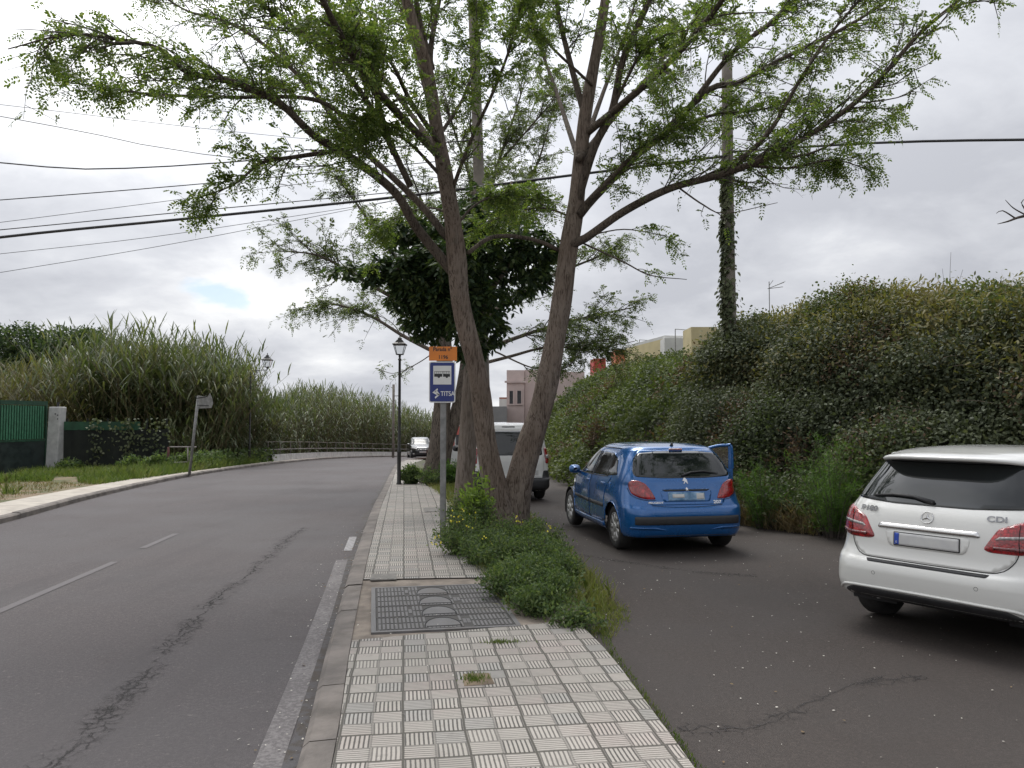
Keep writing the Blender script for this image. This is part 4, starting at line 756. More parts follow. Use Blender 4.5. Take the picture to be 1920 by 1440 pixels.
def pchip(rows, n):
    Rw = np.array(rows, float); m = len(Rw); c = np.r_[0, np.cumsum(np.hypot(np.diff(Rw[:, 0]), np.diff(Rw[:, 1]))+np.hypot(np.diff(Rw[:, 2]), np.diff(Rw[:, 3]))+.02)]
    h = np.diff(c)[:, None]; dl = np.diff(Rw, axis=0)/h; D = np.zeros_like(Rw); D[0], D[-1] = dl[0], dl[-1]
    for k in range(1, m-1):
        w1, w2 = 2*h[k]+h[k-1], h[k]+2*h[k-1]; ok = dl[k-1]*dl[k] > 0
        D[k] = np.where(ok, (w1+w2)/(w1/np.where(ok, dl[k-1], 1)+w2/np.where(ok, dl[k], 1)), 0)
    x = np.linspace(0, c[-1], n); x = np.unique(np.concatenate([x, c])); k = np.clip(np.searchsorted(c, x, 'right')-1, 0, m-2); t = ((x-c[k])/h[k, 0])[:, None]; H_ = h[k]
    return (2*t**3-3*t**2+1)*Rw[k]+(t**3-2*t**2+t)*H_*D[k]+(-2*t**3+3*t**2)*Rw[k+1]+(t**3-t**2)*H_*D[k+1]
class Car:
    """body = stack of plan-view rings; windows, lamps, doors and trim are patches shaped on that skin"""
    def __init__(s, root, rows, xc, L, mat, wheels, wr, half, narch=.06, n=120, archx=1.0, bodyname='body'):
        s.root = root; Rw = pchip(rows, n); q = 66; rings = []
        th = np.linspace(0, math.pi/2, 700)
        for r in Rw:
            xr, zr, xf, zf, w, zs, nr, nf = r[:8]; ring = []
            for quad in range(4):
                fr = quad in (0, 3); e = nf if fr else nr; a = (xf-xc) if fr else (xc-xr); u = np.cos(th)**(2/e); v = np.sin(th)**(2/e)
                x = u*a; y = v*w; d = np.r_[0, np.cumsum(np.hypot(np.diff(x), np.diff(y)))]; cv = np.r_[0, np.cumsum(np.abs(np.diff(np.unwrap(np.arctan2(np.gradient(y), np.gradient(x))))))]
                p = d/d[-1]+.9*cv/(cv[-1]+1e-9); sx = np.interp(np.linspace(0, p[-1], q), p, u); sy = np.interp(np.linspace(0, p[-1], q), p, v)
                if quad in (1, 3): sx, sy = sx[::-1], sy[::-1]
                zz = zs+((zf if fr else zr)-zs)*np.clip(sx, 0, 1)**(2.2 if fr else 3.)
                X = xc+(sx*a if fr else -sx*a); Y = sy*w*(1 if quad < 2 else -1); ring.append(np.c_[X, Y, zz][:-1])
            rings.append(np.concatenate(ring))
        V = np.array(rings); m, k = V.shape[:2]; i = np.arange(m-1)[:, None]*k; j = np.arange(k)[None]; j2 = (j+1) % k
        Fq = np.stack([i+j, i+j2, i+k+j2, i+k+j], -1).reshape(-1, 4); V = V.reshape(-1, 3)
        faces = [tuple(f) for f in Fq]+[tuple(range(k))[::-1], tuple((m-1)*k+np.arange(k))]
        s.bvh = BVHTree.FromPolygons([Vector(v) for v in V], faces)
        # wheel arches: snap the skin to the arch circle and open it there
        V2 = V.copy()
        for wx in wheels:
            ar = wr+narch; dx, dz = (V2[:, 0]-wx)/archx, V2[:, 2]-wr; rr = np.hypot(dx, dz); sd = np.abs(V2[:, 1]) > half*.55; nr_ = sd & (np.abs(rr-ar) < .022)
            V2[nr_, 0] = wx+dx[nr_]/rr[nr_]*ar*archx; V2[nr_, 2] = wr+dz[nr_]/rr[nr_]*ar
        c = V2[Fq].mean(1); keep = np.ones(len(Fq), bool)
        for wx in wheels: keep &= ~((np.hypot((c[:, 0]-wx)/archx, c[:, 2]-wr) < wr+narch-.003) & (np.abs(c[:, 1]) > half*.55))
        mb = MB(); mb.add(V2, Fq[keep]); mb.L.append((m-1)*k+np.arange(k)); mb.T.append(np.array([k])); s.body = mb.build(bodyname, mat, root, True)
        # dark inner structure and the wheel housings
        mb = MB(); zb = min(r[1] for r in rows)+.03
        mb.box(((L)/2, 0, zb+.16), (L-.5, half*1.15, .22))
        for wx in wheels:
            a = np.linspace(-.35, math.pi+.35, 22)
            for sg in (-1, 1):
                A = np.c_[wx+np.cos(a)*(wr+narch-.002)*archx, np.full(22, sg*(half-.045)), wr+np.sin(a)*(wr+narch-.002)]; B = A.copy(); B[:, 1] = sg*half*.5; VV = np.concatenate([A, B]); ii = np.arange(21)
                mb.add(VV, np.stack([ii, ii+1, ii+23, ii+22], 1)); mb.add(np.concatenate([B, [[wx, sg*half*.5, wr]]]), [tuple(range(23))])
        mb.build('underbody', m_trim, root)
    def hit(s, u, z, phi):
        """point and normal where a level ray at azimuth phi (0 = from behind, 90 = from the left) meets the skin"""
        d = Vector((math.cos(phi), -math.sin(phi), 0)); U = Vector((math.sin(phi), math.cos(phi), 0)); o = U*u+Vector((0, 0, z))-d*9
        if phi in (0.,): o = Vector((-5, u, z))
        h, n, _, _ = s.bvh.ray_cast(o, d)
        if h is None:
            h, n, _, _ = s.bvh.find_nearest(U*u+Vector((1.9, 0, z))-d*(1. if abs(phi) > .8 else 1.9))
        if n.dot(d) > 0: n = -n
        return h, n
    def patch(s, name, poly, phi, mat, eps=.004, step=.03, parent=None, rnd=0., mirror=False, skirt=.012, bulge=0.):
        phi = R(phi); p = np.array(poly, float)
        if rnd:                                    # rounded corners
            q = []
            for k in range(len(p)):
                a, b, c = p[k-1], p[k], p[(k+1) % len(p)]; la, lc = np.linalg.norm(a-b), np.linalg.norm(c-b); r1, r2 = min(rnd, la*.45), min(rnd, lc*.45)
                A, C = b+(a-b)/la*r1, b+(c-b)/lc*r2
                for t in np.linspace(0, 1, 5): q.append((1-t)**2*A+2*t*(1-t)*b+t*t*C)
            p = np.array(q)
        q = []
        for a, b in zip(p, np.roll(p, -1, 0)):
            k = max(1, int(np.linalg.norm(b-a)/step)); q += [a+(b-a)*t for t in np.linspace(0, 1, k, endpoint=False)]
        q = np.array(q); nb = len(q); lo, hi = q.min(0), q.max(0)
        gx, gy = np.meshgrid(np.arange(lo[0]+step/2, hi[0], step), np.arange(lo[1]+step/2, hi[1], step)); g = np.c_[gx.ravel(), gy.ravel()]
        def inside(pt):
            x, y = q[:, 0], q[:, 1]; x2, y2 = np.roll(x, -1), np.roll(y, -1); c = ((y > pt[1]) != (y2 > pt[1])); return (c & (pt[0] < (x2-x)*(pt[1]-y)/np.where(y2 == y, 1e-9, y2-y)+x)).sum() % 2 == 1
        g = np.array([t for t in g if inside(t) and np.min(np.hypot(*(q-t).T)) > step*.45]).reshape(-1, 2)
        allp = [Vector(t) for t in np.concatenate([q, g])]
        vs, es, fs, *_ = geometry.delaunay_2d_cdt(allp, [], [list(range(nb))], 1, 1e-6)
        out = []
        for sg in ((1, -1) if mirror else (1,)):
            V = []; Nn = []; dmin = [np.min(np.hypot(*(q-np.array(v)).T)) for v in vs]
            for v, dm in zip(vs, dmin):
                h, n = s.hit(v[0], v[1], phi); e = eps+bulge*(1-math.exp(-dm/.03)); V.append(h+n*e); Nn.append(n)
            F_ = [tuple(f) for f in fs]; nv = len(V)
            if skirt:
                cnt = {}
                for f in F_:
                    for a, b in zip(f, f[1:]+f[:1]): cnt[(a, b)] = 1
                bd = [(a, b) for (a, b) in cnt if (b, a) not in cnt]; idx = {}
                for a, b in bd:
                    for t in (a, b):
                        if t not in idx: idx[t] = len(V); V.append(V[t]-Nn[t]*skirt)
                F_ += [(b, a, idx[a], idx[b]) for a, b in bd]
            VV = np.array([list(v) for v in V]); VV[:, 1] *= sg
            mb = MB(); mb.add(VV, [f if sg == 1 else f[::-1] for f in F_]); o = mb.build(name, mat, parent or s.root, False)
            sm = np.zeros(len(o.data.polygons), bool); sm[:len(fs)] = True; o.data.polygons.foreach_set('use_smooth', sm); out.append(o)
        return out if mirror else out[0]
    def line(s, name, pts, phi, mat, r=.004, eps=.0, mirror=False, parent=None, step=.03):
        p, _ = resample(np.c_[np.array(pts, float), np.zeros(len(pts))], np.zeros(len(pts)), step); V = np.array([list(s.hit(a, b, R(phi))[0]+s.hit(a, b, R(phi))[1]*eps) for a, b, _ in p]); o = []
        for sg in ((1, -1) if mirror else (1,)): o.append(MB().tube(V*[1, sg, 1], r, 5).build(name, mat, parent or s.root, True))
        return o
def text_mesh(t, size, mat, name='lettering', parent=None, M=None, bold=0., squeeze=1.):
    cu = bpy.data.curves.new(name, 'FONT'); cu.body = t; cu.size = size; cu.align_x = 'CENTER'; cu.align_y = 'CENTER'; cu.extrude = .0012; cu.offset = bold
    o = bpy.data.objects.new(name, cu); col.objects.link(o); bpy.context.view_layer.update(); me = bpy.data.meshes.new_from_object(o.evaluated_get(bpy.context.evaluated_depsgraph_get())); bpy.data.objects.remove(o)
    if squeeze != 1.: me.transform(Matrix.Diagonal((squeeze, 1, 1, 1)))
    if M is not None: me.transform(M)
    return link(name, me, mat, parent, False)
REAR = Matrix(((0, 0, -1, 0), (-1, 0, 0, 0), (0, 1, 0, 0), (0, 0, 0, 1)))     # text plane: reads right when seen from behind the car
def rear_text(car, t, size, y, z, mat, name='lettering', parent=None, bold=0., squeeze=1.):
    h, n = car.hit(y, z, 0.); ang = math.atan2(-n.z, -n.x) if False else 0; tilt = math.asin(max(-1, min(1, n.z)))
    yaw = math.atan2(n.y, -n.x)
    return text_mesh(t, size, mat, name, parent or car.root, Matrix.Translation(h+n*.008)@Matrix.Rotation(-yaw, 4, 'Z')@Matrix.Rotation(tilt, 4, 'Y')@REAR, bold, squeeze)
def make_wheel(root, x, y, r, w, rimr, style, rimmat=None):
    sg = 1 if y > 0 else -1; t = empty('wheel', (0, 0, 0)); t.parent = root; t.location = (x, y, r)
    pr = [(rimr, -w*.42), (rimr+.02, -w*.5), (r-.035, -w*.5), (r-.012, -w*.42), (r, -w*.30), (r, w*.30), (r-.012, w*.42), (r-.035, w*.5), (rimr+.02, w*.5), (rimr, w*.42)]
    MB().lathe(pr, 40, ax='y').build('tyre', m_rubber, t, True)
    m = MB(); e = sg*w*.40
    m.lathe([(rimr+.006, e-sg*.01), (rimr+.004, e+sg*.012), (rimr-.018, e+sg*.012), (rimr-.03, e-sg*.02), (.02, e-sg*.02), (.001, e-sg*.02)], 40, ax='y')
    n = {'hub': 9, 'five': 5, 'ten': 10}[style]
    for k in range(n):
        a = 2*math.pi*k/n; ca, sa = math.cos(a), math.sin(a); wd = .055 if style == 'hub' else (.07 if n == 5 else .035)
        prof = [(.05, -wd*.4), (rimr-.02, -wd*.75), (rimr-.005, -wd*.5), (rimr-.005, wd*.5), (rimr-.02, wd*.75), (.05, wd*.4)]
        m.prism(prof, -.012, .012, (0, e+sg*.0, 0), (ca, 0, sa), (-sa, 0, ca), (0, sg, 0))
    m.lathe([(.075, e), (.07, e+sg*.016), (.03, e+sg*.022), (.001, e+sg*.022)], 24, ax='y')
    m.build('rim', rimmat or m_alloy, t, True, bevel=.0); MB().lathe([(rimr-.012, e-sg*.016), (.001, e-sg*.0155)], 32, ax='y').build('brake_shadow', m_trim, t)
    return t
def place_car(name, X, Y, adeg, off):
    return empty(name, (X, Y, slope(Y)+off), R(90-adeg))
def mirror_part(root, x, y, z, mat, sg, s=1.):
    m = MB(); a = np.linspace(0, 2*math.pi, 17)[:-1]
    V = []; prof = [(-.075, .35), (-.06, .85), (-.01, 1.), (.04, .9), (.09, .55), (.11, .1)]
    for dx, k in prof: V.append(np.c_[np.full(16, x+dx*s), y+sg*(.10*s+.095*s*k*np.sign(np.cos(a))*np.abs(np.cos(a))**.7), z+.07*s*k*np.sign(np.sin(a))*np.abs(np.sin(a))**.7])
    V = np.concatenate(V); i = np.arange(5)[:, None]*16; j = np.arange(16)[None]; m.add(V, np.stack([i+j, i+(j+1) % 16, i+16+(j+1) % 16, i+16+j], -1).reshape(-1, 4)); m.L.append(np.arange(16)); m.T.append(np.array([16]))
    m.tube([(x+.04, y-sg*.04, z-.05*s), (x+.03, y+sg*.08*s, z-.04*s)], .022*s, 8); return m.build('door_mirror', mat, root, True)

def blue_car():
    rt = place_car('hatchback_car', 2.37, 10.62, -10., -.07)
    tag(rt, 'blue metallic five door hatchback parked by the bank with its right front door standing open', 'car')
    rows = [(.35, .20, 3.75, .20, .70, .20, 8, 5), (.07, .235, 3.96, .22, .815, .225, 8, 4), (.02, .31, 4.01, .32, .86, .30, 7, 3.6), (.0, .42, 4.03, .48, .872, .45, 7, 3.4), (.0, .53, 4.02, .58, .876, .56, 7, 3.2), (.015, .605, 4.0, .64, .877, .63, 7, 3.1), (.05, .645, 3.95, .70, .877, .70, 6.5, 3.0),
            (.085, .74, 3.80, .80, .870, .80, 6, 3.2), (.12, .88, 3.5, .90, .853, .90, 5.5, 3.5), (.15, .985, 3.05, 1.0, .830, .975, 6.5, 4), (.21, 1.06, 2.85, 1.07, .805, 1.06, 7, 4), (.32, 1.20, 2.55, 1.22, .745, 1.20, 7, 4.2), (.42, 1.32, 2.22, 1.35, .685, 1.33, 6.5, 4.4), (.48, 1.385, 2.0, 1.41, .635, 1.40, 6, 4.4),
            (.53, 1.42, 1.9, 1.435, .59, 1.43, 5, 4), (.72, 1.445, 1.75, 1.455, .46, 1.452, 4, 4), (.95, 1.463, 1.6, 1.467, .25, 1.466, 4, 4), (1.15, 1.468, 1.45, 1.47, .04, 1.47, 3, 3)]
    wr = .305; c = Car(rt, rows, 1.35, 4.03, m_blue, (.69, 3.23), wr, .87, narch=.05)
    for x in (.69, 3.23):
        for y in (.735, -.735): make_wheel(rt, x, y, wr, .19, .20, 'hub')
    for x in (.69, 3.23): c.line('arch_lip', [(x+math.cos(a)*.352, .305+math.sin(a)*.352) for a in np.linspace(-.1, math.pi+.1, 24)], 90, m_blue, .007, .0, True)
    # rear
    tg = c.patch('tailgate', [(-.52, .66), (.52, .66), (.58, .80), (.70, 1.0), (.67, 1.2), (.56, 1.385), (-.56, 1.385), (-.67, 1.2), (-.70, 1.0), (-.58, .80)], 0, m_blue, .003, .03, rnd=.05)
    c.patch('rear_window', [(-.67, 1.03), (-.3, 1.01), (.3, 1.01), (.67, 1.03), (.69, 1.08), (.635, 1.25), (.565, 1.335), (.3, 1.36), (-.3, 1.36), (-.565, 1.335), (-.635, 1.25), (-.69, 1.08)], 0, m_glass, .007, .03, tg, .03)
    c.patch('brake_light', [(-.10, 1.374), (.10, 1.374), (.095, 1.398), (-.095, 1.398)], 0, m_dred, .012, .02, None, .01)
    c.line('seam', [(.50, .655), (.25, .638), (0, .633), (-.25, .638), (-.50, .655)], 0, m_gap, .004)
    c.patch('plate_recess', [(-.33, .70), (.33, .70), (.37, .84), (.30, .872), (-.30, .872), (-.37, .84)], 0, m_blue, .006, .03, tg, .03)
    c.patch('plate_light_slot', [(-.30, .838), (.30, .838), (.34, .862), (-.34, .862)], 0, m_trim, .0085, .03, tg, .008)
    pl = c.patch('number_plate', [(-.26, .715), (.26, .715), (.26, .825), (-.26, .825)], 0, m_plblue, .012, .03, rnd=.01)
    c.patch('plate_band', [(-.25, .732), (-.14, .732), (-.14, .808), (-.25, .808)][::1], 0, m_plate, .014, .03, pl, .01); c.patch('plate_band', [(.03, .75), (.20, .75), (.20, .80), (.03, .80)], 0, m_plate, .014, .03, pl, .01)
    for o in c.patch('tail_light', [(.44, .735), (.50, .845), (.58, .945), (.68, .985), (.76, .985), (.80, .95), (.80, .88), (.76, .80), (.66, .755), (.55, .735)], 14, m_red, .006, .02, None, .03, True, bulge=.018): pass
    c.line('seam', [(.44, .725), (.56, .725), (.67, .745), (.77, .79), (.815, .88)], 14, m_gap, .004, .004, True)
    c.patch('bumper_strip', [(-.735, .405), (.735, .405), (.735, .515), (-.735, .515)], 0, m_trim, .006, .03, None, .02, bulge=.01)
    for o in c.patch('bumper_lip', [(.30, .335), (.80, .345), (.80, .375), (.45, .372)], 10, m_blue, .004, .02, None, .015, True, bulge=.012): pass
    c.patch('bumper_valance', [(-.62, .215), (.62, .215), (.60, .262), (-.60, .262)], 0, m_trim, .004, .03)
    # badge: rearing animal outline with tail
    def mk(poly, mat, name, y, z, k, e=.006, parent=None):
        h, n = c.hit(y, z, 0.); M_ = Matrix.Translation(h+n*e)@Matrix.Rotation(math.atan2(n.y, -n.x)*-1, 4, 'Z')@Matrix.Rotation(math.asin(n.z), 4, 'Y'); m = MB(); m.prism(np.array(poly)*k, 0, .004, ex=(0, -1, 0), ey=(0, 0, 1), ez=(-1, 0, 0)); V = np.concatenate(m.V); m.V = [np.array([list(M_@Vector(v)) for v in V])]; return m.build(name, mat, parent or rt)
    lion = [(-.9, .35), (-.55, .45), (-.45, .8), (-.1, 1.), (.3, .85), (.35, .5), (.75, .35), (.55, .1), (.9, -.2), (.6, -.35), (.95, -.95), (.55, -.95), (.2, -.35), (-.05, -.5), (-.25, -.95), (-.7, -.95), (-.35, -.55), (-.2, -.1), (-.75, -.1), (-.95, .1), (-.5, .2)]
    mk(lion, m_chrome, 'emblem', 0, .975, .042, parent=tg); mk(lion, m_chrome, 'emblem', -.01, .865, .022, .012, tg)
    rear_text(c, '207', .062, -.43, .69, m_chrome, 'badge_lettering', tg, .0012, 1.25); rear_text(c, 'PEUGEOT', .034, .44, .69, m_chrome, 'badge_lettering', tg, .0008, 1.4)
    h, n = c.hit(-.02, 1.035, 0.); m = MB(); V = [list(c.hit(y, z, 0.)[0]+c.hit(y, z, 0.)[1]*.022) for y, z in ((.03, 1.03), (-.12, 1.075), (-.30, 1.085), (-.50, 1.055))]; m.tube(V, [.018, .013, .011, .007], 6); m.build('wiper', m_trim, rt, True)
    # left side
    for nm, poly in (('rear_door', [(.98, .42), (1.02, .36), (1.80, .34), (1.80, .97), (1.70, 1.30), (1.55, 1.36), (1.02, 1.33), (.90, 1.20), (.80, .98), (.98, .80), (1.03, .66)]), ('front_door', [(1.815, .34), (2.86, .36), (2.90, .60), (2.90, .95), (2.55, 1.16), (2.2, 1.31), (1.95, 1.365), (1.72, 1.365), (1.815, .97)])):
        d = c.patch(nm, poly, 90, m_blue, .003, .04, rnd=.04, skirt=.008); c.line('shut_line', poly[:4]+[], 90, m_gap, .005, .001, parent=d)
        if nm == 'rear_door':
            c.patch('window', [(.60, 1.035), (1.0, 1.0), (1.70, .985), (1.63, 1.29), (1.5, 1.325), (1.05, 1.31), (.80, 1.24)], 90, m_glass, .007, .03, d, .025); c.patch('window_frame', [(.97, .985), (1.0, .985), (1.10, 1.315), (1.07, 1.315)], 90, m_trim, .009, .03, d); c.patch('window_frame', [(1.70, .98), (1.765, .975), (1.685, 1.325), (1.62, 1.32)], 90, m_trim, .0075, .03, d); c.patch('handle', [(1.06, .865), (1.22, .87), (1.22, .90), (1.06, .90)], 90, m_blue, .012, .02, d, .015, bulge=.015)
            c.patch('rub_strip', [(1.06, .545), (1.79, .545), (1.79, .60), (1.06, .60)], 90, m_trim, .008, .03, d, .015, bulge=.008)
        else:
            c.patch('window', [(1.79, .98), (2.60, .965), (2.40, 1.16), (2.15, 1.285), (1.95, 1.325), (1.73, 1.325)], 90, m_glass, .007, .03, d, .025); c.patch('window_frame', [(2.615, .965), (2.80, .96), (2.62, 1.06), (2.47, 1.13)], 90, m_glass, .007, .03, d, .01); c.patch('handle', [(1.88, .86), (2.04, .865), (2.04, .895), (1.88, .895)], 90, m_blue, .012, .02, d, .015, bulge=.015)
            c.patch('rub_strip', [(1.825, .545), (2.86, .555), (2.84, .60), (1.825, .60)], 90, m_trim, .008, .03, d, .015, bulge=.008)
    c.patch('fuel_flap', [(.80, .80), (.93, .80), (.93, .92), (.80, .92)], 90, m_blue, .002, .03, None, .03)
    c.line('window_trim', [(2.84, .955), (2.4, .965), (1.8, .972), (1.2, .982), (1.0, .995)], 90, m_trim, .007, .004)
    c.patch('sill', [(1.10, .265), (2.80, .265), (2.80, .325), (1.10, .325)], 90, m_blue, .008, .03, None, .02, bulge=.012)
    mirror_part(rt, 2.62, .80, 1.0, m_blue, 1)
    # hidden side and front, so that the car is whole
    c.patch('rear_door', [(.98, .42), (1.02, .36), (1.80, .34), (1.80, .97), (1.70, 1.30), (1.55, 1.36), (1.2, 1.345), (1.02, 1.20), (.86, .98), (.98, .80), (1.03, .66)], 90, m_blue, .003, .05, mirror=True, rnd=.04)[0].hide_render = False
    rd = [o for o in rt.children if o.name.startswith('rear_door')]; bpy.data.objects.remove(rd[1])
    g = c.patch('side_window', [(1.06, 1.0), (1.70, .985), (1.63, 1.29), (1.5, 1.325), (1.24, 1.31), (1.10, 1.19)], 90, m_glass, .007, .05, None, .025, True); bpy.data.objects.remove(g[0])
    g = c.patch('door_opening', [(1.83, .36), (2.86, .38), (2.88, .93), (2.55, 1.13), (2.2, 1.29), (1.95, 1.34), (1.74, 1.34), (1.83, .97)], 90, m_gap, .004, .05, None, .04, True); bpy.data.objects.remove(g[0])
    c.patch('windscreen', [(-.66, 1.03), (.66, 1.03), (.55, 1.36), (-.55, 1.36)], 180, m_glass, .006, .05, None, .05); c.patch('headlight', [(.45, .68), (.78, .74), (.70, .86), (.5, .80)], 180, m_clear, .008, .04, None, .03, True); c.patch('grille', [(-.42, .30), (.42, .30), (.5, .52), (-.5, .52)], 180, m_trim, .008, .04, None, .05)
    m = MB(); m.tube([(.62, 0, 1.43), (.60, 0, 1.475)], [.03, .012], 8); m.tube([(.60, 0, 1.47), (.50, 0, 1.62)], .003, 5); m.build('aerial', m_trim, rt, True)
    MB().tube([list(c.hit(x, 1.39, R(90))[0]) for x in np.linspace(.9, 1.95, 12)], .008, 5).build('roof_gutter', m_trim, rt, True)
    # the open door, hinged at the front edge
    dr = empty('open_door', (2.78, -.83, 0)); dr.parent = rt; dr.rotation_euler = (0, 0, R(180+68))
    out = [(0, .36), (.96, .34), (1.02, .50), (1.02, .95), (1.03, 1.02), (1.0, 1.36), (.93, 1.38), (.72, 1.36), (.42, 1.24), (.05, 1.0), (0, .95)]
    low = [(0, .36), (.96, .34), (1.02, .50), (1.02, .985), (.02, .965)]
    m = MB(); m.prism(low, -.05, .04); 
    fr = [(.03, .97), (.42, 1.235), (.72, 1.35), (.93, 1.375), (1.0, 1.35), (1.015, .985)]
    A, _ = resample([(a, 0, b) for a, b in fr], [0]*6, .05); m.tube(A, .026, 8); m.box((.985, 0, 1.17), (.075, .04, .37)); m.build('door_panel', m_blue, dr, False, bevel=.006)
    MB().prism([(.06, .985), (.96, .985), (.95, 1.345), (.72, 1.33), (.42, 1.215)], -.004, .004).build('window', clear_glass('door_glass', .55), dr)
    MB().prism([(.03, .40), (.95, .38), (.98, .93), (.04, .92)], .041, .055).build('door_lining', m_trim, dr)
    MB().tube([(.15, .075, .70), (.45, .09, .74), (.70, .075, .72)], .022, 8).build('door_pull', m_trim, dr, True)
    return rt, c
car_blue, C1 = blue_car()

def white_car():
    rt = place_car('hatchback_car', 3.22, 6.27, 54., -.07); tag(rt, 'white hatchback at the right edge of the photo with a chrome bar above its plate', 'car')
    rows = [(.42, .22, 4.0, .20, .72, .20, 8, 5), (.17, .285, 4.25, .22, .82, .25, 8, 4), (.07, .32, 4.33, .30, .868, .30, 7, 3.6), (.01, .42, 4.36, .45, .888, .44, 6.5, 3.4), (.0, .53, 4.35, .55, .893, .55, 6, 3.2), (.015, .60, 4.33, .64, .893, .63, 5.8, 3.1), (.05, .635, 4.28, .72, .892, .70, 5.5, 3.0), (.075, .70, 4.2, .78, .89, .78, 5.2, 3.0),
            (.085, .82, 4.0, .86, .885, .86, 5, 3.2), (.10, .93, 3.75, .95, .878, .95, 4.8, 3.5), (.13, 1.03, 3.35, 1.05, .862, 1.03, 4.6, 4), (.19, 1.10, 3.1, 1.12, .838, 1.10, 4.4, 4), (.29, 1.24, 2.8, 1.27, .775, 1.25, 4.2, 4), (.40, 1.38, 2.4, 1.42, .70, 1.40, 4, 4), (.46, 1.455, 2.2, 1.48, .655, 1.475, 4, 4),
            (.50, 1.49, 2.1, 1.505, .61, 1.505, 4, 4), (.75, 1.525, 1.9, 1.535, .48, 1.535, 4, 4), (1.05, 1.548, 1.75, 1.55, .25, 1.552, 4, 4), (1.3, 1.555, 1.5, 1.556, .04, 1.556, 3, 3)]
    wr = .318; c = Car(rt, rows, 1.4, 4.36, m_white, (.80, 3.50), wr, .885, narch=.055)
    for x in (.80, 3.50):
        for y in (.76, -.76): make_wheel(rt, x, y, wr, .215, .215, 'five')
    tg = c.patch('tailgate', [(-.50, .645), (.50, .645), (.60, .70), (.645, .80), (.66, .95), (.70, 1.10), (.68, 1.2), (.60, 1.46), (-.60, 1.46), (-.68, 1.2), (-.70, 1.10), (-.66, .95), (-.645, .80), (-.60, .70)], 0, m_white, .003, .03, rnd=.04)
    c.line('seam', [(-.655, .93), (-.648, .80), (-.61, .71), (-.52, .648), (-.3, .640), (0, .638), (.3, .640), (.52, .648), (.61, .71), (.648, .80), (.655, .93)], 0, m_gap, .004)
    c.patch('bumper_step', [(-.46, .606), (.46, .606), (.48, .628), (-.48, .628)], 0, m_trim, .003, .03, None, .008)
    c.patch('rear_window', [(-.69, 1.105), (-.3, 1.085), (.3, 1.085), (.69, 1.105), (.70, 1.15), (.655, 1.30), (.605, 1.435), (-.605, 1.435), (-.655, 1.30), (-.70, 1.15)], 0, m_glass, .007, .03, tg, .03)
    m = MB(); n_ = 25; yy = np.linspace(-.63, .63, n_); A = []
    for y in yy:
        h, _ = c.hit(y, 1.455, 0.); b = .20*(1-(abs(y)/.66)**6); A.append([(h.x+.16, y, 1.512-.03*(abs(y)/.63)**4), (h.x-b*.75, y, 1.488-.05*(abs(y)/.63)**5), (h.x-b, y, 1.470-.05*(abs(y)/.63)**5), (h.x-b*.85, y, 1.452-.05*(abs(y)/.63)**5), (h.x+.03, y, 1.435-.03*(abs(y)/.63)**4)])
    A = np.array(A).reshape(-1, 3); i = np.arange(n_-1)[:, None]*5; j = np.arange(4)[None]; m.add(A, np.stack([i+j, i+j+1, i+5+j+1, i+5+j], -1).reshape(-1, 4)); m.L += [np.arange(5), (n_-1)*5+np.arange(5)]; m.T += [np.array([5]), np.array([5])]
    sp_ = m.build('roof_spoiler', m_white, rt, True); c.patch('spoiler_shadow_trim', [(-.60, 1.425), (.60, 1.425), (.59, 1.45), (-.59, 1.45)], 0, m_trim, .009, .04)
    for sg, nm in ((1, 'l'), (-1, 'r')): pass
    lamp = [(.43, .81), (.47, .79), (.66, .785), (.84, .81), (.89, .88), (.89, 1.01), (.80, 1.045), (.68, 1.025), (.53, .965)]
    for o in c.patch('tail_light', lamp, 8, m_red, .006, .02, None, .025, True, bulge=.016):
        sg = 1 if o.data.vertices[0].co.y > 0 else -1
        for poly, mt in (([(.51, .885), (.69, .898), (.845, .905), (.85, .922), (.72, .922), (.54, .908)], m_clear), ([(.50, .815), (.70, .81), (.82, .83), (.82, .845), (.70, .835), (.50, .835)], m_dred)):
            w = c.patch('lens', poly, 8, mt, .024, .02, o, .008, mirror=True); bpy.data.objects.remove(w[0 if sg == -1 else 1])
        w = c.line('seam', [(.66, .795), (.655, .9), (.66, 1.0)], 8, m_gap, .003, .023, True, parent=o); bpy.data.objects.remove(w[0 if sg == -1 else 1])
    c.patch('chrome_bar', [(-.40, .895), (-.385, .885), (.385, .885), (.40, .895), (.385, .93), (-.385, .93)], 0, m_chrome, .008, .02, tg, .01, bulge=.022)
    c.patch('plate_recess', [(-.30, .745), (.30, .745), (.34, .885), (-.34, .885)], 0, m_white, .005, .03, tg, .05)
    pl = c.patch('number_plate', [(-.26, .757), (.26, .757), (.26, .867), (-.26, .867)], 0, m_trim, .010, .03, rnd=.008); c.patch('plate_face', [(-.252, .764), (.252, .764), (.252, .860), (-.252, .860)], 0, m_plate, .0125, .03, pl, .006); c.patch('plate_band', [(.213, .766), (.25, .766), (.25, .858), (.213, .858)], 0, m_eu, .0145, .03, pl, .004)
    h, n = c.hit(.232, .785, 0.); text_mesh('E', .026, m_whitemark, 'lettering', pl, Matrix.Translation(h+n*.0165)@REAR)
    # round three pointed emblem
    h, n = c.hit(0, 1.0, 0.); m = MB(); a = np.linspace(0, 2*math.pi, 33)
    cx = np.array(h+n*.008); up_ = np.array(Vector((0, 0, 1))-n*n.z); up_ /= np.linalg.norm(up_); rt_ = np.array([0, 1., 0])
    m.tube(cx+np.cos(a)[:, None]*rt_*.046+np.sin(a)[:, None]*up_*.046, .0045, 6)
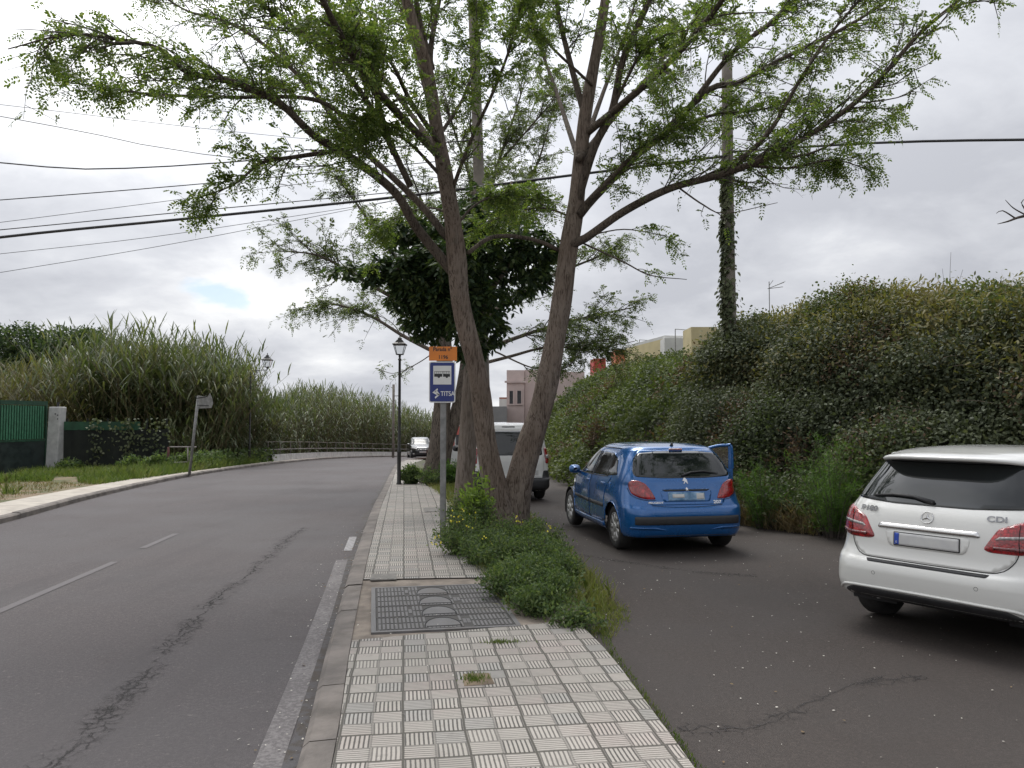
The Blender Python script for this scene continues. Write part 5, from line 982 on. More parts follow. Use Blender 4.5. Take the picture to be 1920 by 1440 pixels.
    for k in range(3):
        d = math.pi/2+k*2*math.pi/3; dv = math.cos(d)*rt_+math.sin(d)*up_; pv = -math.sin(d)*rt_+math.cos(d)*up_; nn = np.array(n); m.add([cx+dv*.045, cx+pv*.008, cx-pv*.008, cx+nn*.006], [(0, 1, 3), (0, 3, 2)]); m.add([cx+dv*.045, cx+pv*.008-dv*.004, cx-dv*.006, cx+nn*.006], [(0, 1, 3), (1, 2, 3)])
    m.build('emblem', m_chrome, tg)
    rear_text(c, 'B180', .062, .50, 1.03, m_badge, 'badge_lettering', tg, .0024, 1.3); rear_text(c, 'CDI', .062, -.50, 1.03, m_badge, 'badge_lettering', tg, .0016, 1.3)
    V = [list(c.hit(y, z, 0.)[0]+c.hit(y, z, 0.)[1]*.02) for y, z in ((-.02, 1.105), (.15, 1.14), (.32, 1.145), (.5, 1.125))]; MB().tube(V, [.02, .014, .012, .007], 6).build('wiper', m_trim, rt, True)
    # lower bumper: dark diffuser with a white arched edge
    c.patch('bumper_valance', [(-.66, .29), (.66, .29), (.70, .34), (.60, .385), (-.60, .385), (-.70, .34)], 0, m_trim, .004, .03, None, .04); c.line('bumper_edge', [(.76, .335), (.68, .385), (.5, .40), (0, .405), (-.5, .40), (-.68, .385), (-.76, .335)], 0, m_white, .012, .004)
    for o in c.patch('reflector', [(.80, .545), (.875, .565), (.875, .575), (.80, .56)], 20, m_gap, .003, .02, None, 0, True): pass
    for y in (.40, -.40): c.line('parking_sensor', [(y+math.cos(a)*.014, .52+math.sin(a)*.014) for a in np.linspace(0, 6.28, 9)], 0, m_gap, .0015)
    # sides and front
    for phi, sgn in ((90, 1),):
        for nm, poly in (('rear_door', [(1.10, .40), (1.98, .36), (1.98, 1.08), (1.90, 1.42), (1.3, 1.42), (1.0, 1.15), (1.12, .8)]), ('front_door', [(2.0, .36), (3.05, .38), (3.1, .98), (2.7, 1.25), (2.3, 1.44), (1.92, 1.44), (2.0, 1.08)])): c.patch(nm, poly, 90, m_white, .003, .06, None, .04, True, .008)
        for poly in ([(1.05, 1.10), (1.93, 1.08), (1.86, 1.38), (1.35, 1.385)], [(2.02, 1.08), (3.0, 1.06), (2.65, 1.25), (2.28, 1.39), (1.94, 1.39)], [(.62, 1.14), (.98, 1.11), (1.22, 1.37), (.85, 1.38)]): c.patch('side_window', poly, 90, m_glass, .007, .05, None, .03, True)
        for x in (1.15, 2.1): c.patch('handle', [(x, .93), (x+.2, .935), (x+.2, .97), (x, .97)], 90, m_chrome, .012, .03, None, .015, True, bulge=.02)
    c.patch('windscreen', [(-.70, 1.08), (.70, 1.08), (.6, 1.43), (-.6, 1.43)], 180, m_glass, .006, .05, None, .05); c.patch('headlight', [(.45, .66), (.80, .72), (.75, .84), (.5, .78)], 180, m_clear, .008, .04, None, .03, True); c.patch('grille', [(-.4, .55), (.4, .55), (.45, .75), (-.45, .75)], 180, m_trim, .008, .04, None, .05)
    for sg in (1, -1): mirror_part(rt, 2.85, sg*.83, 1.08, m_white, sg)
    c.line('roof_rail', [(.75, 1.47), (1.3, 1.50), (2.0, 1.475)], 90, m_white, .012, .004, True)
    return rt, c
car_white, C2 = white_car()

def van():
    rt = place_car('delivery_van', .0, 18.05, -9., -.07); tag(rt, 'white panel van parked behind the forked tree with dark lower bumper', 'van')
    rows = [(.35, .22, 4.0, .20, .74, .20, 12, 6), (.05, .27, 4.30, .24, .86, .25, 12, 5), (.0, .36, 4.36, .35, .895, .35, 12, 4.5), (.0, .50, 4.38, .5, .902, .5, 12, 4), (.03, .54, 4.36, .60, .905, .6, 12, 3.6), (.05, .62, 4.3, .72, .905, .72, 11, 3.4), (.055, .85, 4.0, .92, .905, .9, 10, 3.6), (.07, 1.02, 3.55, 1.08, .895, 1.05, 9, 4), (.09, 1.10, 3.3, 1.15, .882, 1.12, 9, 4), (.15, 1.40, 2.8, 1.45, .84, 1.42, 9, 5), (.20, 1.62, 2.35, 1.66, .80, 1.66, 8, 5), (.25, 1.71, 2.15, 1.74, .765, 1.735, 7, 5), (.30, 1.755, 2.05, 1.775, .70, 1.775, 6, 5), (.6, 1.79, 1.9, 1.80, .45, 1.80, 5, 4), (1.2, 1.81, 1.5, 1.81, .04, 1.81, 3, 3)]
    wr = .32; c = Car(rt, rows, 1.35, 4.38, m_van, (.72, 3.45), wr, .90, narch=.06)
    for x in (.72, 3.45):
        for y in (.765, -.765): make_wheel(rt, x, y, wr, .2, .2, 'ten')
    c.patch('rear_bumper', [(-.88, .27), (.88, .27), (.88, .53), (-.88, .53)], 0, m_trim, .02, .04, None, .03, bulge=.02); c.patch('bumper_corner', [(.70, .50), (.88, .50), (.88, .70), (.74, .70)], 0, m_trim, .012, .04, None, .03, True)
    tg = c.patch('tailgate', [(-.74, .56), (.74, .56), (.77, 1.0), (.75, 1.5), (.70, 1.68), (-.70, 1.68), (-.75, 1.5), (-.77, 1.0)], 0, m_van, .004, .04, None, .05)
    c.patch('rear_window', [(-.72, 1.05), (.72, 1.05), (.70, 1.35), (.64, 1.60), (-.64, 1.60), (-.70, 1.35)], 0, m_glass, .009, .04, tg, .05)
    c.patch('door_handle', [(-.14, .93), (-.02, .93), (-.02, .965), (-.14, .965)], 0, m_trim, .012, .02, None, .01, bulge=.01)
    c.patch('brake_light', [(-.10, 1.69), (.20, 1.69), (.20, 1.712), (-.10, 1.712)], 0, m_trim, .006, .03)
    for o in c.patch('tail_light', [(.80, .86), (.90, .86), (.885, 1.22), (.78, 1.22)], 10, m_red, .010, .03, None, .03, True, bulge=.02):
        sg = 0 if o.data.vertices[0].co.y > 0 else 1; w = c.patch('lens', [(.80, .98), (.89, .98), (.885, 1.05), (.795, 1.05)], 10, m_clear, .034, .03, o, .01, True); bpy.data.objects.remove(w[1-sg])
    c.patch('side_window', [(2.0, 1.10), (2.95, 1.08), (2.75, 1.32), (2.35, 1.60), (2.0, 1.60)], 90, m_glass, .007, .05, None, .04, True); c.patch('rub_strip', [(1.15, .56), (3.0, .56), (3.0, .68), (1.15, .68)], 90, m_trim, .008, .05, None, .02, True); c.line('shut_line', [(1.95, .3), (1.95, 1.0), (1.9, 1.66)], 90, m_gap, .005, .001, True); c.patch('windscreen', [(-.7, 1.15), (.7, 1.15), (.66, 1.62), (-.66, 1.62)], 180, m_glass, .006, .06, None, .05)
    c.patch('number_plate', [(-.62, .60), (-.14, .60), (-.14, .71), (-.62, .71)], 0, m_plate, .010, .04)
    for sg in (1, -1): mirror_part(rt, 2.95, sg*.88, 1.12, m_trim, sg, 1.2)
    return rt
van()

def suv():
    q = G(785, 858, -.12); rt = place_car('suv_car', -7.75, 65.0, 168., -.12); tag(rt, 'black suv coming towards the camera along the far bend of the road', 'car')
    rows = [(.4, .26, 4.1, .25, .74, .25, 8, 5), (.1, .34, 4.40, .30, .88, .30, 7, 4), (.0, .55, 4.50, .48, .915, .5, 6, 3.6), (.02, .75, 4.51, .65, .92, .7, 6, 3.4), (.06, .95, 4.45, .82, .918, .85, 5.5, 3.2), (.10, 1.05, 4.25, .98, .91, .98, 5, 3.4), (.15, 1.14, 3.4, 1.12, .89, 1.10, 5, 4), (.22, 1.22, 3.2, 1.20, .86, 1.18, 4.5, 4), (.36, 1.42, 2.75, 1.45, .76, 1.42, 4.2, 4), (.46, 1.60, 2.35, 1.62, .68, 1.60, 4, 4), (.55, 1.65, 2.2, 1.665, .62, 1.66, 4, 4), (.9, 1.69, 1.9, 1.69, .4, 1.695, 4, 4), (1.3, 1.70, 1.6, 1.70, .04, 1.70, 3, 3)]
    wr = .345; c = Car(rt, rows, 1.5, 4.5, m_black, (.85, 3.55), wr, .91, narch=.06)
    for x in (.85, 3.55):
        for y in (.79, -.79): make_wheel(rt, x, y, wr, .22, .23, 'five')
    c.patch('windscreen', [(-.74, 1.16), (.74, 1.16), (.62, 1.58), (-.62, 1.58)], 180, m_wsglass, .006, .05, None, .05)
    c.patch('headlight', [(.40, .80), (.80, .84), (.86, .93), (.76, .98), (.45, .90)], 180, m_clear, .010, .03, None, .03, True, bulge=.02); c.patch('grille', [(-.36, .72), (.36, .72), (.40, .82), (-.40, .82)], 180, m_trim, .01, .04, None, .03); c.patch('lower_grille', [(-.6, .36), (.6, .36), (.55, .50), (-.55, .50)], 180, m_trim, .01, .04, None, .04)
    c.line('grille_bar', [(-.36, .77), (0, .77), (.36, .77)], 180, m_chrome, .012, .02); c.patch('number_plate', [(-.26, .56), (.26, .56), (.26, .67), (-.26, .67)], 180, m_plate, .016, .04); c.patch('fog_light', [(.62, .42), (.74, .42), (.74, .52), (.62, .52)], 180, m_clear, .012, .03, None, .03, True)
    for poly in ([(1.0, 1.16), (1.95, 1.16), (1.9, 1.56), (1.2, 1.56)], [(2.0, 1.16), (3.05, 1.16), (2.7, 1.38), (2.3, 1.55), (1.97, 1.56)]): c.patch('side_window', poly, 90, m_glass, .007, .06, None, .04, True)
    c.line('roof_rail', [(.8, 1.64), (1.4, 1.67), (2.1, 1.645)], 90, m_chrome, .015, .02, True); c.line('window_trim', [(1.0, 1.14), (2.0, 1.14), (3.05, 1.13)], 90, m_chrome, .008, .006, True)
    for sg in (1, -1): mirror_part(rt, 2.95, sg*.87, 1.16, m_black, sg, 1.15)
suv()
# ---------------------------------------------------------------- bus stop sign
m_galv = nmat('galvanised_steel', (.22, .22, .215), .55, .25, 10., (.28, .28, .27), .1, 80, .3); m_signblue = nmat('sign_blue', (.012, .028, .17), .35, .06); m_orange = nmat('sign_orange', (.66, .20, .025), .45, .1, 6.); m_signwhite = nmat('sign_white', (.70, .70, .68), .4, .05)
def bus_sign():
    b = G(829, 1013); Y = b[1]; rt = empty('bus_stop_sign', b); tag(rt, 'bus stop sign with an orange number plate above a blue plate on a grey post', 'bus stop sign')
    def W(a, c, dy=0.): q = P(a, c, Y-.04+dy)-b; return q
    k = Y/F*1.0
    tz = W(829, 655)[2]; MB().box((.01, 0, tz/2), (.085, .05, tz)).build('post', m_galv, rt, bevel=.008)
    m = MB(); m.box((.01, -.028, W(0, 700)[2]), (.12, .012, .03)); m.box((.01, -.028, W(0, 740)[2]), (.12, .012, .03)); m.box((.01, -.028, W(0, 665)[2]), (.12, .012, .03)); m.build('bracket', m_galv, rt)
    def rrect(x0, z0, x1, z1, r, n=6):
        q = []
        for cx, cz, a0 in ((x1-r, z1-r, 0), (x0+r, z1-r, 90), (x0+r, z0+r, 180), (x1-r, z0+r, 270)):
            for t in np.linspace(0, 90, n): q.append((cx+r*math.cos(R(a0+t)), cz+r*math.sin(R(a0+t))))
        return q
    def sl(x0, y0, x1, y1, r, h, mt, nm, par, y=-.040): m = MB(); a, c = W(x0, y1), W(x1, y0); m.prism(rrect(a[0], a[2], c[0], c[2], r), h[0], h[1], (0, y, 0)); o = m.build(nm, mt, par); return o
    bl = sl(804.5, 678, 854, 755, .03, (0, .016), m_signwhite, 'blue_plate', rt); sl(806.3, 680, 852, 753, .024, (.016, .019), m_signblue, 'blue_face', bl); sl(812.5, 686, 846.5, 721, .004, (.019, .021), m_signwhite, 'white_panel', bl)
    # bus pictogram
    def poly(pts, h, mt, nm, par): m = MB(); [m.prism([(W(a, c)[0], W(a, c)[2]) for a, c in pp], h[0], h[1], (0, -.04, 0)) for pp in pts]; return m.build(nm, mt, par)
    body = [[(814.5, 706.5), (829.5, 706.5), (829.5, 701), (814.5, 701)], [(831, 706.5), (844, 706.5), (844, 701.5), (831, 701)], [(814.5, 697.2), (843.7, 696.8), (843.7, 696.1), (814.5, 696.6)]]+[[(x, 701.3), (x+.7, 701.3), (x+.7, 696.5), (x, 696.5)] for x in (814.5, 818, 821.5, 825, 829, 831, 834, 837.5, 840.5, 843.3)]
    bus = poly(body, (.021, .0225), m_blackmark, 'bus_pictogram', bl)
    m = MB()
    for x in (823, 838): c = W(x, 706.5); m.prism([(c[0]+.018*math.cos(t), c[2]+.018*math.sin(t)) for t in np.linspace(0, 6.28, 15)[:-1]], .0226, .0236, (0, -.04, 0))
    m.build('bus_wheels', m_blackmark, bus)
    poly([[(811, 736), (820.5, 728), (821.5, 731), (816, 735.6)], [(811, 736), (816, 735.6), (821, 738), (825.5, 739.8), (821.5, 741.5), (816, 739)], [(815, 733.5), (819.5, 732.5), (825.5, 739.8), (821, 740)], [(825.5, 739.8), (816.5, 747.5), (815.5, 744.5), (821, 740)]], (.019, .021), m_signwhite, 'zigzag_logo', bl)
    T_ = Matrix(((1, 0, 0, 0), (0, 0, -1, 0), (0, 1, 0, 0), (0, 0, 0, 1)))
    q = W(839.5, 738.5); text_mesh('TITSA', .096, m_signwhite, 'lettering', bl, Matrix.Translation((q[0], -.0605, q[2]))@T_, .0012, .82)
    og = sl(804.5, 650, 857, 676.5, .004, (.004, .016), m_orange, 'orange_plate', rt)
    for t, x, y, s, sq in (('Parada nº', 830, 655.3, .080, .90), ('1196', 831, 670, .078, .92)): q = W(x, y); text_mesh(t, s, m_blackmark, 'lettering', og, Matrix.Translation((q[0], -.0575, q[2]))@T_, .0016, sq)
bus_sign()

# ---------------------------------------------------------------- lamps
m_lampiron = nmat('black_iron', (.022, .022, .022), .5, .3, 10., (.035, .033, .03)); m_lampglass = None
def glassmat():
    s = NT('clear_lantern_glass'); t = s.n.new('ShaderNodeBsdfTransparent'); t.inputs[0].default_value = (.93, .94, .94, 1); g = s.n.new('ShaderNodeBsdfGlossy'); g.inputs[1].default_value = .08
    m = s.n.new('ShaderNodeMixShader'); m.inputs[0].default_value = .12; s.t.links.new(t.outputs[0], m.inputs[1]); s.t.links.new(g.outputs[0], m.inputs[2]); s.t.links.new(m.outputs[0], s.out.inputs[0]); return s.m
m_lampglass = glassmat()
def lantern(root, z, h=.62, at=(0, 0)):
    ln = empty('lantern'); ln.parent = root; ln.location = (at[0], at[1], z); ln.scale = (h/.62,)*3; h = .62; w0, w1 = .105, .19; zb, zt = .06, h*.62
    fr = MB()
    for k in range(4):
        a, b = (1 if k in (0, 3) else -1), (1 if k < 2 else -1); fr.tube([(a*w0, b*w0, zb), (a*w1, b*w1, zt)], .012, 5)
    for w, zz in ((w0, zb), (w1, zt)):
        for s_, (dx, dy) in ((0, (1, 0)), (0, (-1, 0))): fr.box((dx*w, 0, zz), (.024, 2*w, .024))
        for dy in (1, -1): fr.box((0, dy*w, zz), (2*w, .024, .024))
    fr.lathe([(.02, -.02), (.05, 0), (.035, .03), (.09, .05), (.09, .06)], 12); fr.build('frame', m_lampiron, ln)
    g = MB()
    for k in range(4):
        c, s_ = math.cos(k*math.pi/2), math.sin(k*math.pi/2); Rm = np.array([[c, -s_, 0], [s_, c, 0], [0, 0, 1]]); g.add(np.array([(w0, -w0, zb), (w0, w0, zb), (w1, w1, zt), (w1, -w1, zt)])@Rm.T, [(0, 1, 2, 3)])
    g.build('glass', m_lampglass, ln)
    r = MB(); n = 4; a = np.arange(4)*math.pi/2+math.pi/4; q = []
    for rad, zz in ((w1*1.62, zt-.01), (w1*1.66, zt+.02), (w1*1.30, zt+.055), (w1*1.1, zt+.07), (w1*.62, zt+.165), (w1*.42, zt+.18), (w1*.42, zt+.215), (w1*.52, zt+.22), (.02, zt+.26), (.018, zt+.29), (.03, zt+.31), (.004, zt+.34)): q.append(np.c_[np.cos(a)*rad, np.sin(a)*rad, np.full(4, zz)])
    V = np.concatenate(q); i = np.arange(len(q)-1)[:, None]*4; j = np.arange(4)[None]; r.add(V, np.stack([i+j, i+(j+1) % 4, i+4+(j+1) % 4, i+4+j], -1).reshape(-1, 4)); r.L.append(np.arange(4)[::-1]); r.T.append(np.array([4])); r.build('lamp_roof', m_lampiron, ln); return ln
b = G(748, 908); rt = empty('street_lamp', b); tag(rt, 'black lamp post with a glass lantern on top standing on the tiled pavement', 'street lamp', 'lantern street lamps'); zl = P(752, 668, b[1])[2]-b[2]
MB().lathe([(.075, 0), (.075, .03), (.058, .06), (.055, .9), (.062, .92), (.062, .95), (.046, .97), (.036, zl-.12), (.05, zl-.11), (.05, zl-.08), (.03, zl-.06), (.03, zl)], 14).build('post', m_lampiron, rt, True); lantern(rt, zl, .54)
YL = 39.; q = P(470, 690, YL); gz = slope(YL)-.05; rt = empty('street_lamp', (q[0], YL, gz)); tag(rt, 'black lamp with a lantern on a side bracket standing among the canes', 'street lamp', 'lantern street lamps'); zt = q[2]-gz
MB().lathe([(.06, 0), (.055, 1.), (.045, 1.02), (.04, zt), (.02, zt+.05), (.002, zt+.06)], 12).build('post', m_lampiron, rt, True)
m = MB(); xb = P(501, 700, YL)[0]-q[0]; m.tube([(0, 0, zt-.12), (xb, 0, zt-.10)], .018, 6); a = np.linspace(0, 5.5, 22); m.tube(np.c_[.2+.12*np.cos(a)*(1-a/9), np.zeros(22), zt-.26+.12*np.sin(a)*(1-a/9)], .012, 5); m.tube([(0, 0, zt-.55), (.1, 0, zt-.38), (.34, 0, zt-.16)], .012, 5); m.tube([(xb, 0, zt-.1), (xb, 0, zt-.04)], .02, 6); m.build('bracket', m_lampiron, rt, True); lantern(rt, zt-.02, .66, at=(xb, 0))

# ---------------------------------------------------------------- poles and cables
m_wood = nmat('weathered_pole', (.17, .15, .13), .9, .25, 3., (.24, .215, .185), .5, 40); m_cable = nmat('cable_rubber', (.028, .028, .03), .6, .1)
def pole(pts, r0, r1, label, n=14):
    p = np.array([P(*q) for q in pts]); p[-1] = p[-1]; rt = empty('utility_pole', p[0]); mm = MB(); q, rr = resample(p-p[0], np.linspace(r0, r1, len(p)), .6); mm.tube(q, rr, n); mm.build('shaft', m_wood, rt, True); tag(rt, label, 'utility pole', 'wooden utility poles'); return rt, p
rp, pR = pole([(1369, 655, 18.2), (1365, 400, 18.2), (1363, 100, 18.2)], .155, .12, 'tall wooden utility pole wrapped in ivy rising above the bank')
MB().box((0, 0, pR[2][2]-pR[0][2]-.02), (.32, .06, .10)).build('cap_bracket', m_galv, rp)
pb, pL = pole([(914, 932, 19.0), (905, 640, 19.), (895, 240, 19.), (884, -60, 19.), (882, -160, 19)], .15, .11, 'tall utility pole behind the dark tree, its top out of sight above the photo')
# ivy on the pole
n = 1700; t = rng.random(n)**1.2; q = pR[0]+(pR[2]-pR[0])*(t*.66)[:, None]*[1, 1, 1]; a = rng.normal(size=n)*1.0+math.pi*1.05; rad = .13+rng.random(n)**3*.17*(1.05-t)*(1+.6*np.sin(t*23)); q = q+np.c_[np.cos(a)*rad, np.sin(a)*rad*.9-.02, rng.normal(size=n)*.05-.2]
s = rng.uniform(.6, 1.3, n); o = leaves('ivy', q, np.c_[np.cos(a)*.6, np.sin(a)*.6, -np.ones(n)]+rng.normal(size=(n, 3))*.4, np.c_[np.cos(a), np.sin(a), np.full(n, .4)]+rng.normal(size=(n, 3))*.4, .11*s, .085*s, m_bram, None, 6); tag(o, 'dark ivy climbing up the wooden pole on the bank', 'ivy')
def cable(pts, r, label, sag=0.):
    p = np.array([P(*q) for q in pts]); q, _ = resample(p, np.zeros(len(p)), .8); u = np.linspace(0, 1, len(q)); q[:, 2] -= sag*4*u*(1-u); o = MB().tube(q, r, 6).build('overhead_cable', m_cable, None, True); tag(o, label, 'cable', 'overhead cables'); return o
cable([(-420, 500, 17.5), (0, 445, 17.8), (360, 409, 18), (720, 372, 18.2), (1060, 330, 18.2), (1366, 292, 18.1)], .032, 'thickest black cable, crossing from the road side to the ivy pole')
cable([(1366, 285, 18.1), (1640, 268, 16.5), (1920, 262, 15), (2300, 262, 13.5)], .027, 'thick cable leaving the ivy pole towards the upper right')
for pts, r, lb in (([(-420, 150, 17), (0, 196, 18), (430, 246, 18.8), (893, 290, 19)], .006, 'topmost thin cable in the left sky'), ([(-420, 150, 15), (0, 218, 17), (190, 254, 17.6), (380, 289, 18), (890, 340, 18.9)], .008, 'second thin cable from the top in the left sky, sloping down to the right'),
                   ([(-420, 285, 17), (0, 305, 17.6), (160, 317, 17.8), (430, 304, 18.3), (890, 262, 18.9)], .015, 'beaded cable sagging across the left sky'), ([(-420, 404, 17), (0, 375, 17.6), (340, 348, 18), (620, 322, 18.5), (888, 296, 18.9)], .011, 'plain cable just below the beaded one'),
                   ([(-420, 466, 17), (0, 417, 17.6), (600, 340, 18.5), (890, 305, 18.9)], .006, 'thin pale cable between two heavier ones'), ([(-420, 470, 17), (0, 431, 17.6), (360, 396, 18), (690, 365, 18.5), (892, 345, 18.9)], .011, 'cable running just above the thickest one'),
                   ([(-420, 520, 17), (0, 476, 17.6), (280, 445, 18), (560, 404, 18.4), (893, 352, 18.9)], .006, 'thin cable just below the thickest one'), ([(-420, 580, 17), (0, 511, 17.6), (280, 465, 18), (560, 412, 18.4), (895, 345, 18.9)], .006, 'lowest thin cable in the left sky')): cable(pts, r, lb)
q = [(x, 305+ (x/160*12 if x < 160 else 12-(x-160)/270*13)) for x in range(20, 430, 52)]
far_pole = P(738, 722, 62); m = MB(); m.tube([(0, 0, -1.5), (0, 0, far_pole[2]+1.2)], .10, 8); rt = empty('utility_pole', (far_pole[0], 62, -1.15)); m.tube([(0, 0, far_pole[2]+.3), (.5, 0, far_pole[2]+.3)], .03, 5); m.build('shaft', m_wood, rt, True); tag(rt, 'distant wooden pole standing up over the canes behind the lamp post', 'utility pole', 'wooden utility poles')

# ---------------------------------------------------------------- left side: gate, pillar, fence, leaning sign, rails
m_green = nmat('green_metal', (.012, .055, .030), .5, .25, 5., (.018, .075, .042)); m_lgreen = nmat('pale_green_slats', (.045, .17, .095), .5, .2, 6.); m_whitewash = nmat('whitewash', (.46, .46, .46), .85, .12, 4., (.54, .54, .53), .2, 30, dirt=((.25, .23, .21), .5)); m_mesh = nmat('shade_netting', (.010, .014, .012), .9, .35, 2.5, (.022, .026, .020), .3, 200); m_rail = nmat('grey_pink_rail', (.30, .27, .26), .7, .25, 8.); m_redrail = nmat('rusty_red_post', (.12, .045, .04), .8, .3)
pil = G(101, 886, -.1)
rt = empty('gate_pillar', pil); tag(rt, 'square whitewashed gate pillar beside the green gate', 'pillar'); hp = P(104, 763, pil[1])[2]-pil[2]
m = MB(); m.box((0, 0, hp/2), (.46, .46, hp)); V = m.V[-1]; V[4:, 0] += .09; m.build('shaft', m_whitewash, rt, bevel=.03); MB().box((.10, 0, hp+.09), (.07, .07, .2)).build('cap_post', m_trim, rt); m = MB(); [m.box((.13+a, -.235, hp-.28-b), (.035, .02, .05)) for a, b in ((0, 0), (.1, .05), (.1, .2))]; m.build('fixing', m_trim, rt)
g1 = P(88, 885, pil[1]-.1); g0 = np.array([g1[0]-.9, g1[1]-4.6, 0])
def span(name, A, B, z0, label, cat):
    d = np.hypot(B[0]-A[0], B[1]-A[1]); rt = empty(name, (A[0], A[1], z0), math.atan2(B[1]-A[1], B[0]-A[0])); tag(rt, label, cat); return rt, d
rt, d = span('metal_gate', g0, (g1[0]-.06, g1[1]), slope(30)-.15, 'green metal gate with pale slats above and dark sheet below', 'gate'); hz = 2.85
m = MB(); [m.box((x, 0, hz/2), (.07, .06, hz)) for x in (.035, d-.035, d/2)]; m.box((d/2, 0, hz-.08), (d-.14, .06, .16)); m.box((d/2, 0, 1.32), (d-.14, .06, .08)); m.build('gate_frame', m_green, rt)
MB().box((d/2, .0, .66), (d-.14, .02, 1.24)).build('lower_sheet', nmat('dark_gate_sheet', (.012, .022, .022), .5, .3, 3., (.02, .034, .032)), rt)
m = MB(); x = .1
while x < d-.1: m.box((x, 0, 2.02), (.075, .02, 1.3)); x += .125
m.build('slats', m_lgreen, rt); MB().box((d/2, .05, 2.02), (d-.14, .01, 1.3)).build('backing', m_green, rt)
f0 = np.array([pil[0]+.3, pil[1]+.1]); f1 = G(315, 884, -.1)[:2]
rt, d = span('netted_fence', f0, f1, slope(34)-.3, 'low fence covered in dark shade netting with a green strip on top', 'fence'); hz = 2.35
m = MB(); nsg = 30
for k in range(nsg):
    x0, x1 = d*k/nsg, d*(k+1)/nsg; w0, w1 = .06*math.sin(k*1.1), .06*math.sin((k+1)*1.1); m.add([(x0, w0, 0), (x1, w1, 0), (x1, w1*.3, 1.95), (x0, w0*.3, 1.95)], [(0, 1, 2, 3)]); m.add([(x0, w0+.03, 0), (x1, w1+.03, 0), (x1, w1*.3+.03, 1.95), (x0, w0*.3+.03, 1.95)], [(3, 2, 1, 0)])
m.build('netting', m_mesh, rt, True); m = MB(); m.box((d*.36, .0, 2.1), (d*.72, .03, .34)); m.build('green_strip', nmat('green_netting', (.02, .075, .038), .8, .35, 2., (.03, .10, .055)), rt); m = MB(); [m.tube([(x, .06, 0), (x, .06, 2.4)], .035, 6) for x in np.linspace(.1, d-.1, 6)]; m.build('fence_posts', m_mesh, rt)
# creeper on the fence
n = 420; cxs = np.array([.30, .34, .62, .66, .60, .75, .9, .97, .5, .8]); pick = rng.integers(0, 10, n); x = (cxs[pick]+rng.normal(size=n)*.035)*d; z = rng.random(n)**.7*2.4; th = math.atan2(f1[1]-f0[1], f1[0]-f0[0]); q = np.c_[f0[0]+x*math.cos(th)+rng.normal(size=n)*.05, f0[1]+x*math.sin(th)-.12-rng.random(n)*.15, slope(34)-.3+z]
tag(leaves('fence_creeper', q, rdir(n)-[0, 0, .5], np.array([.2, -1., .3])+rng.normal(size=(n, 3))*.4, .13, .10, m_bram, None, 6), 'dark creeper hanging over the netted fence', 'creeper')
ls = G(355, 888, -.0); rt = empty('leaning_sign', ls); tag(rt, 'grey road sign seen from behind on a post leaning to the right', 'road sign'); tp = P(372, 742, ls[1])-ls
MB().tube([(0, 0, -.05), tp*.5, tp], .055, 8).build('post', m_galv, rt, True); pa = [P(a, b, ls[1]-.05)-ls for a, b in ((371, 741), (389, 745), (394, 737), (398, 746), (400, 757), (397, 765), (374, 766), (373, 748))]
MB().prism([(q[0], q[2]) for q in pa], 0, .012, (0, -.07, 0)).build('sign_plate', m_galv, rt); m = MB(); m.tube([(tp[0]-.05, -.10, tp[2]-.10), (tp[0]+.35, -.10, tp[2]-.02)], .018, 6); m.tube([(tp[0]+.0, -.10, tp[2]-.35), (tp[0]+.42, -.10, tp[2]-.36)], .014, 6); m.build('brace', m_trim, rt, True)
a, b = G(316, 868, -.1), G(378, 862, -.1); Yr = 31.; rt = empty('handrail', P(316, 868, Yr)); o = np.array(rt.location); tag(rt, 'short broken pipe handrail in front of the netted fence behind the leaning sign', 'railing')
m = MB(); [m.tube(np.array([P(*p1, Yr), P(*p2, Yr)])-o, .025, 6) for p1, p2 in (((318, 838), (368, 838)), ((318, 868), (352, 866)), ((352, 838), (352, 868)))]; m.build('pipe', m_rail, rt, True); MB().tube(np.array([P(315, 875, Yr), P(316, 838, Yr)])-o, .04, 6).build('end_post', m_redrail, rt, True)
# rail and low kerb wall along the far side of the road
wl = LS[(LS[:, 1] > 43) & (LS[:, 1] < 86)]; wi = offs(wl, -.55); wo = offs(wl, -.85)
m = MB(); n = len(wi); z = slopev(wi[:, 1]); V = np.concatenate([np.c_[wi, z-.05], np.c_[wi, z+.34], np.c_[wo, z+.34], np.c_[wo, z-.05]]); i = np.arange(n-1)
for k in range(3): m.add(V, np.stack([i+k*n, i+1+k*n, i+1+(k+1)*n, i+(k+1)*n], 1))
tag(m.build('low_wall', m_whitewash, None), 'low pale wall following the outer bend of the road', 'wall')
rl = offs(wl, -.95); d = np.r_[0, np.cumsum(np.hypot(*np.diff(rl, axis=0).T))]; rt = empty('road_railing', (rl[0][0], rl[0][1], slope(rl[0][1]))); tag(rt, 'long rusty tube railing in front of the canes along the road', 'railing'); o = np.array(rt.location)
for hh in (1.05, .62): MB().tube(np.c_[rl, slopev(rl[:, 1])+hh]-o, .03, 6).build('rail', m_rail if hh < 1 else m_wood, rt, True)
for k, s in enumerate(np.arange(.5, d[-1], 2.4)): x, y = np.interp(s, d, rl[:, 0]), np.interp(s, d, rl[:, 1]); MB().tube(np.array([(x, y, slope(y)-.1), (x, y, slope(y)+1.08)])-o, .035, 6).build('railing_post', m_wood, rt, True)

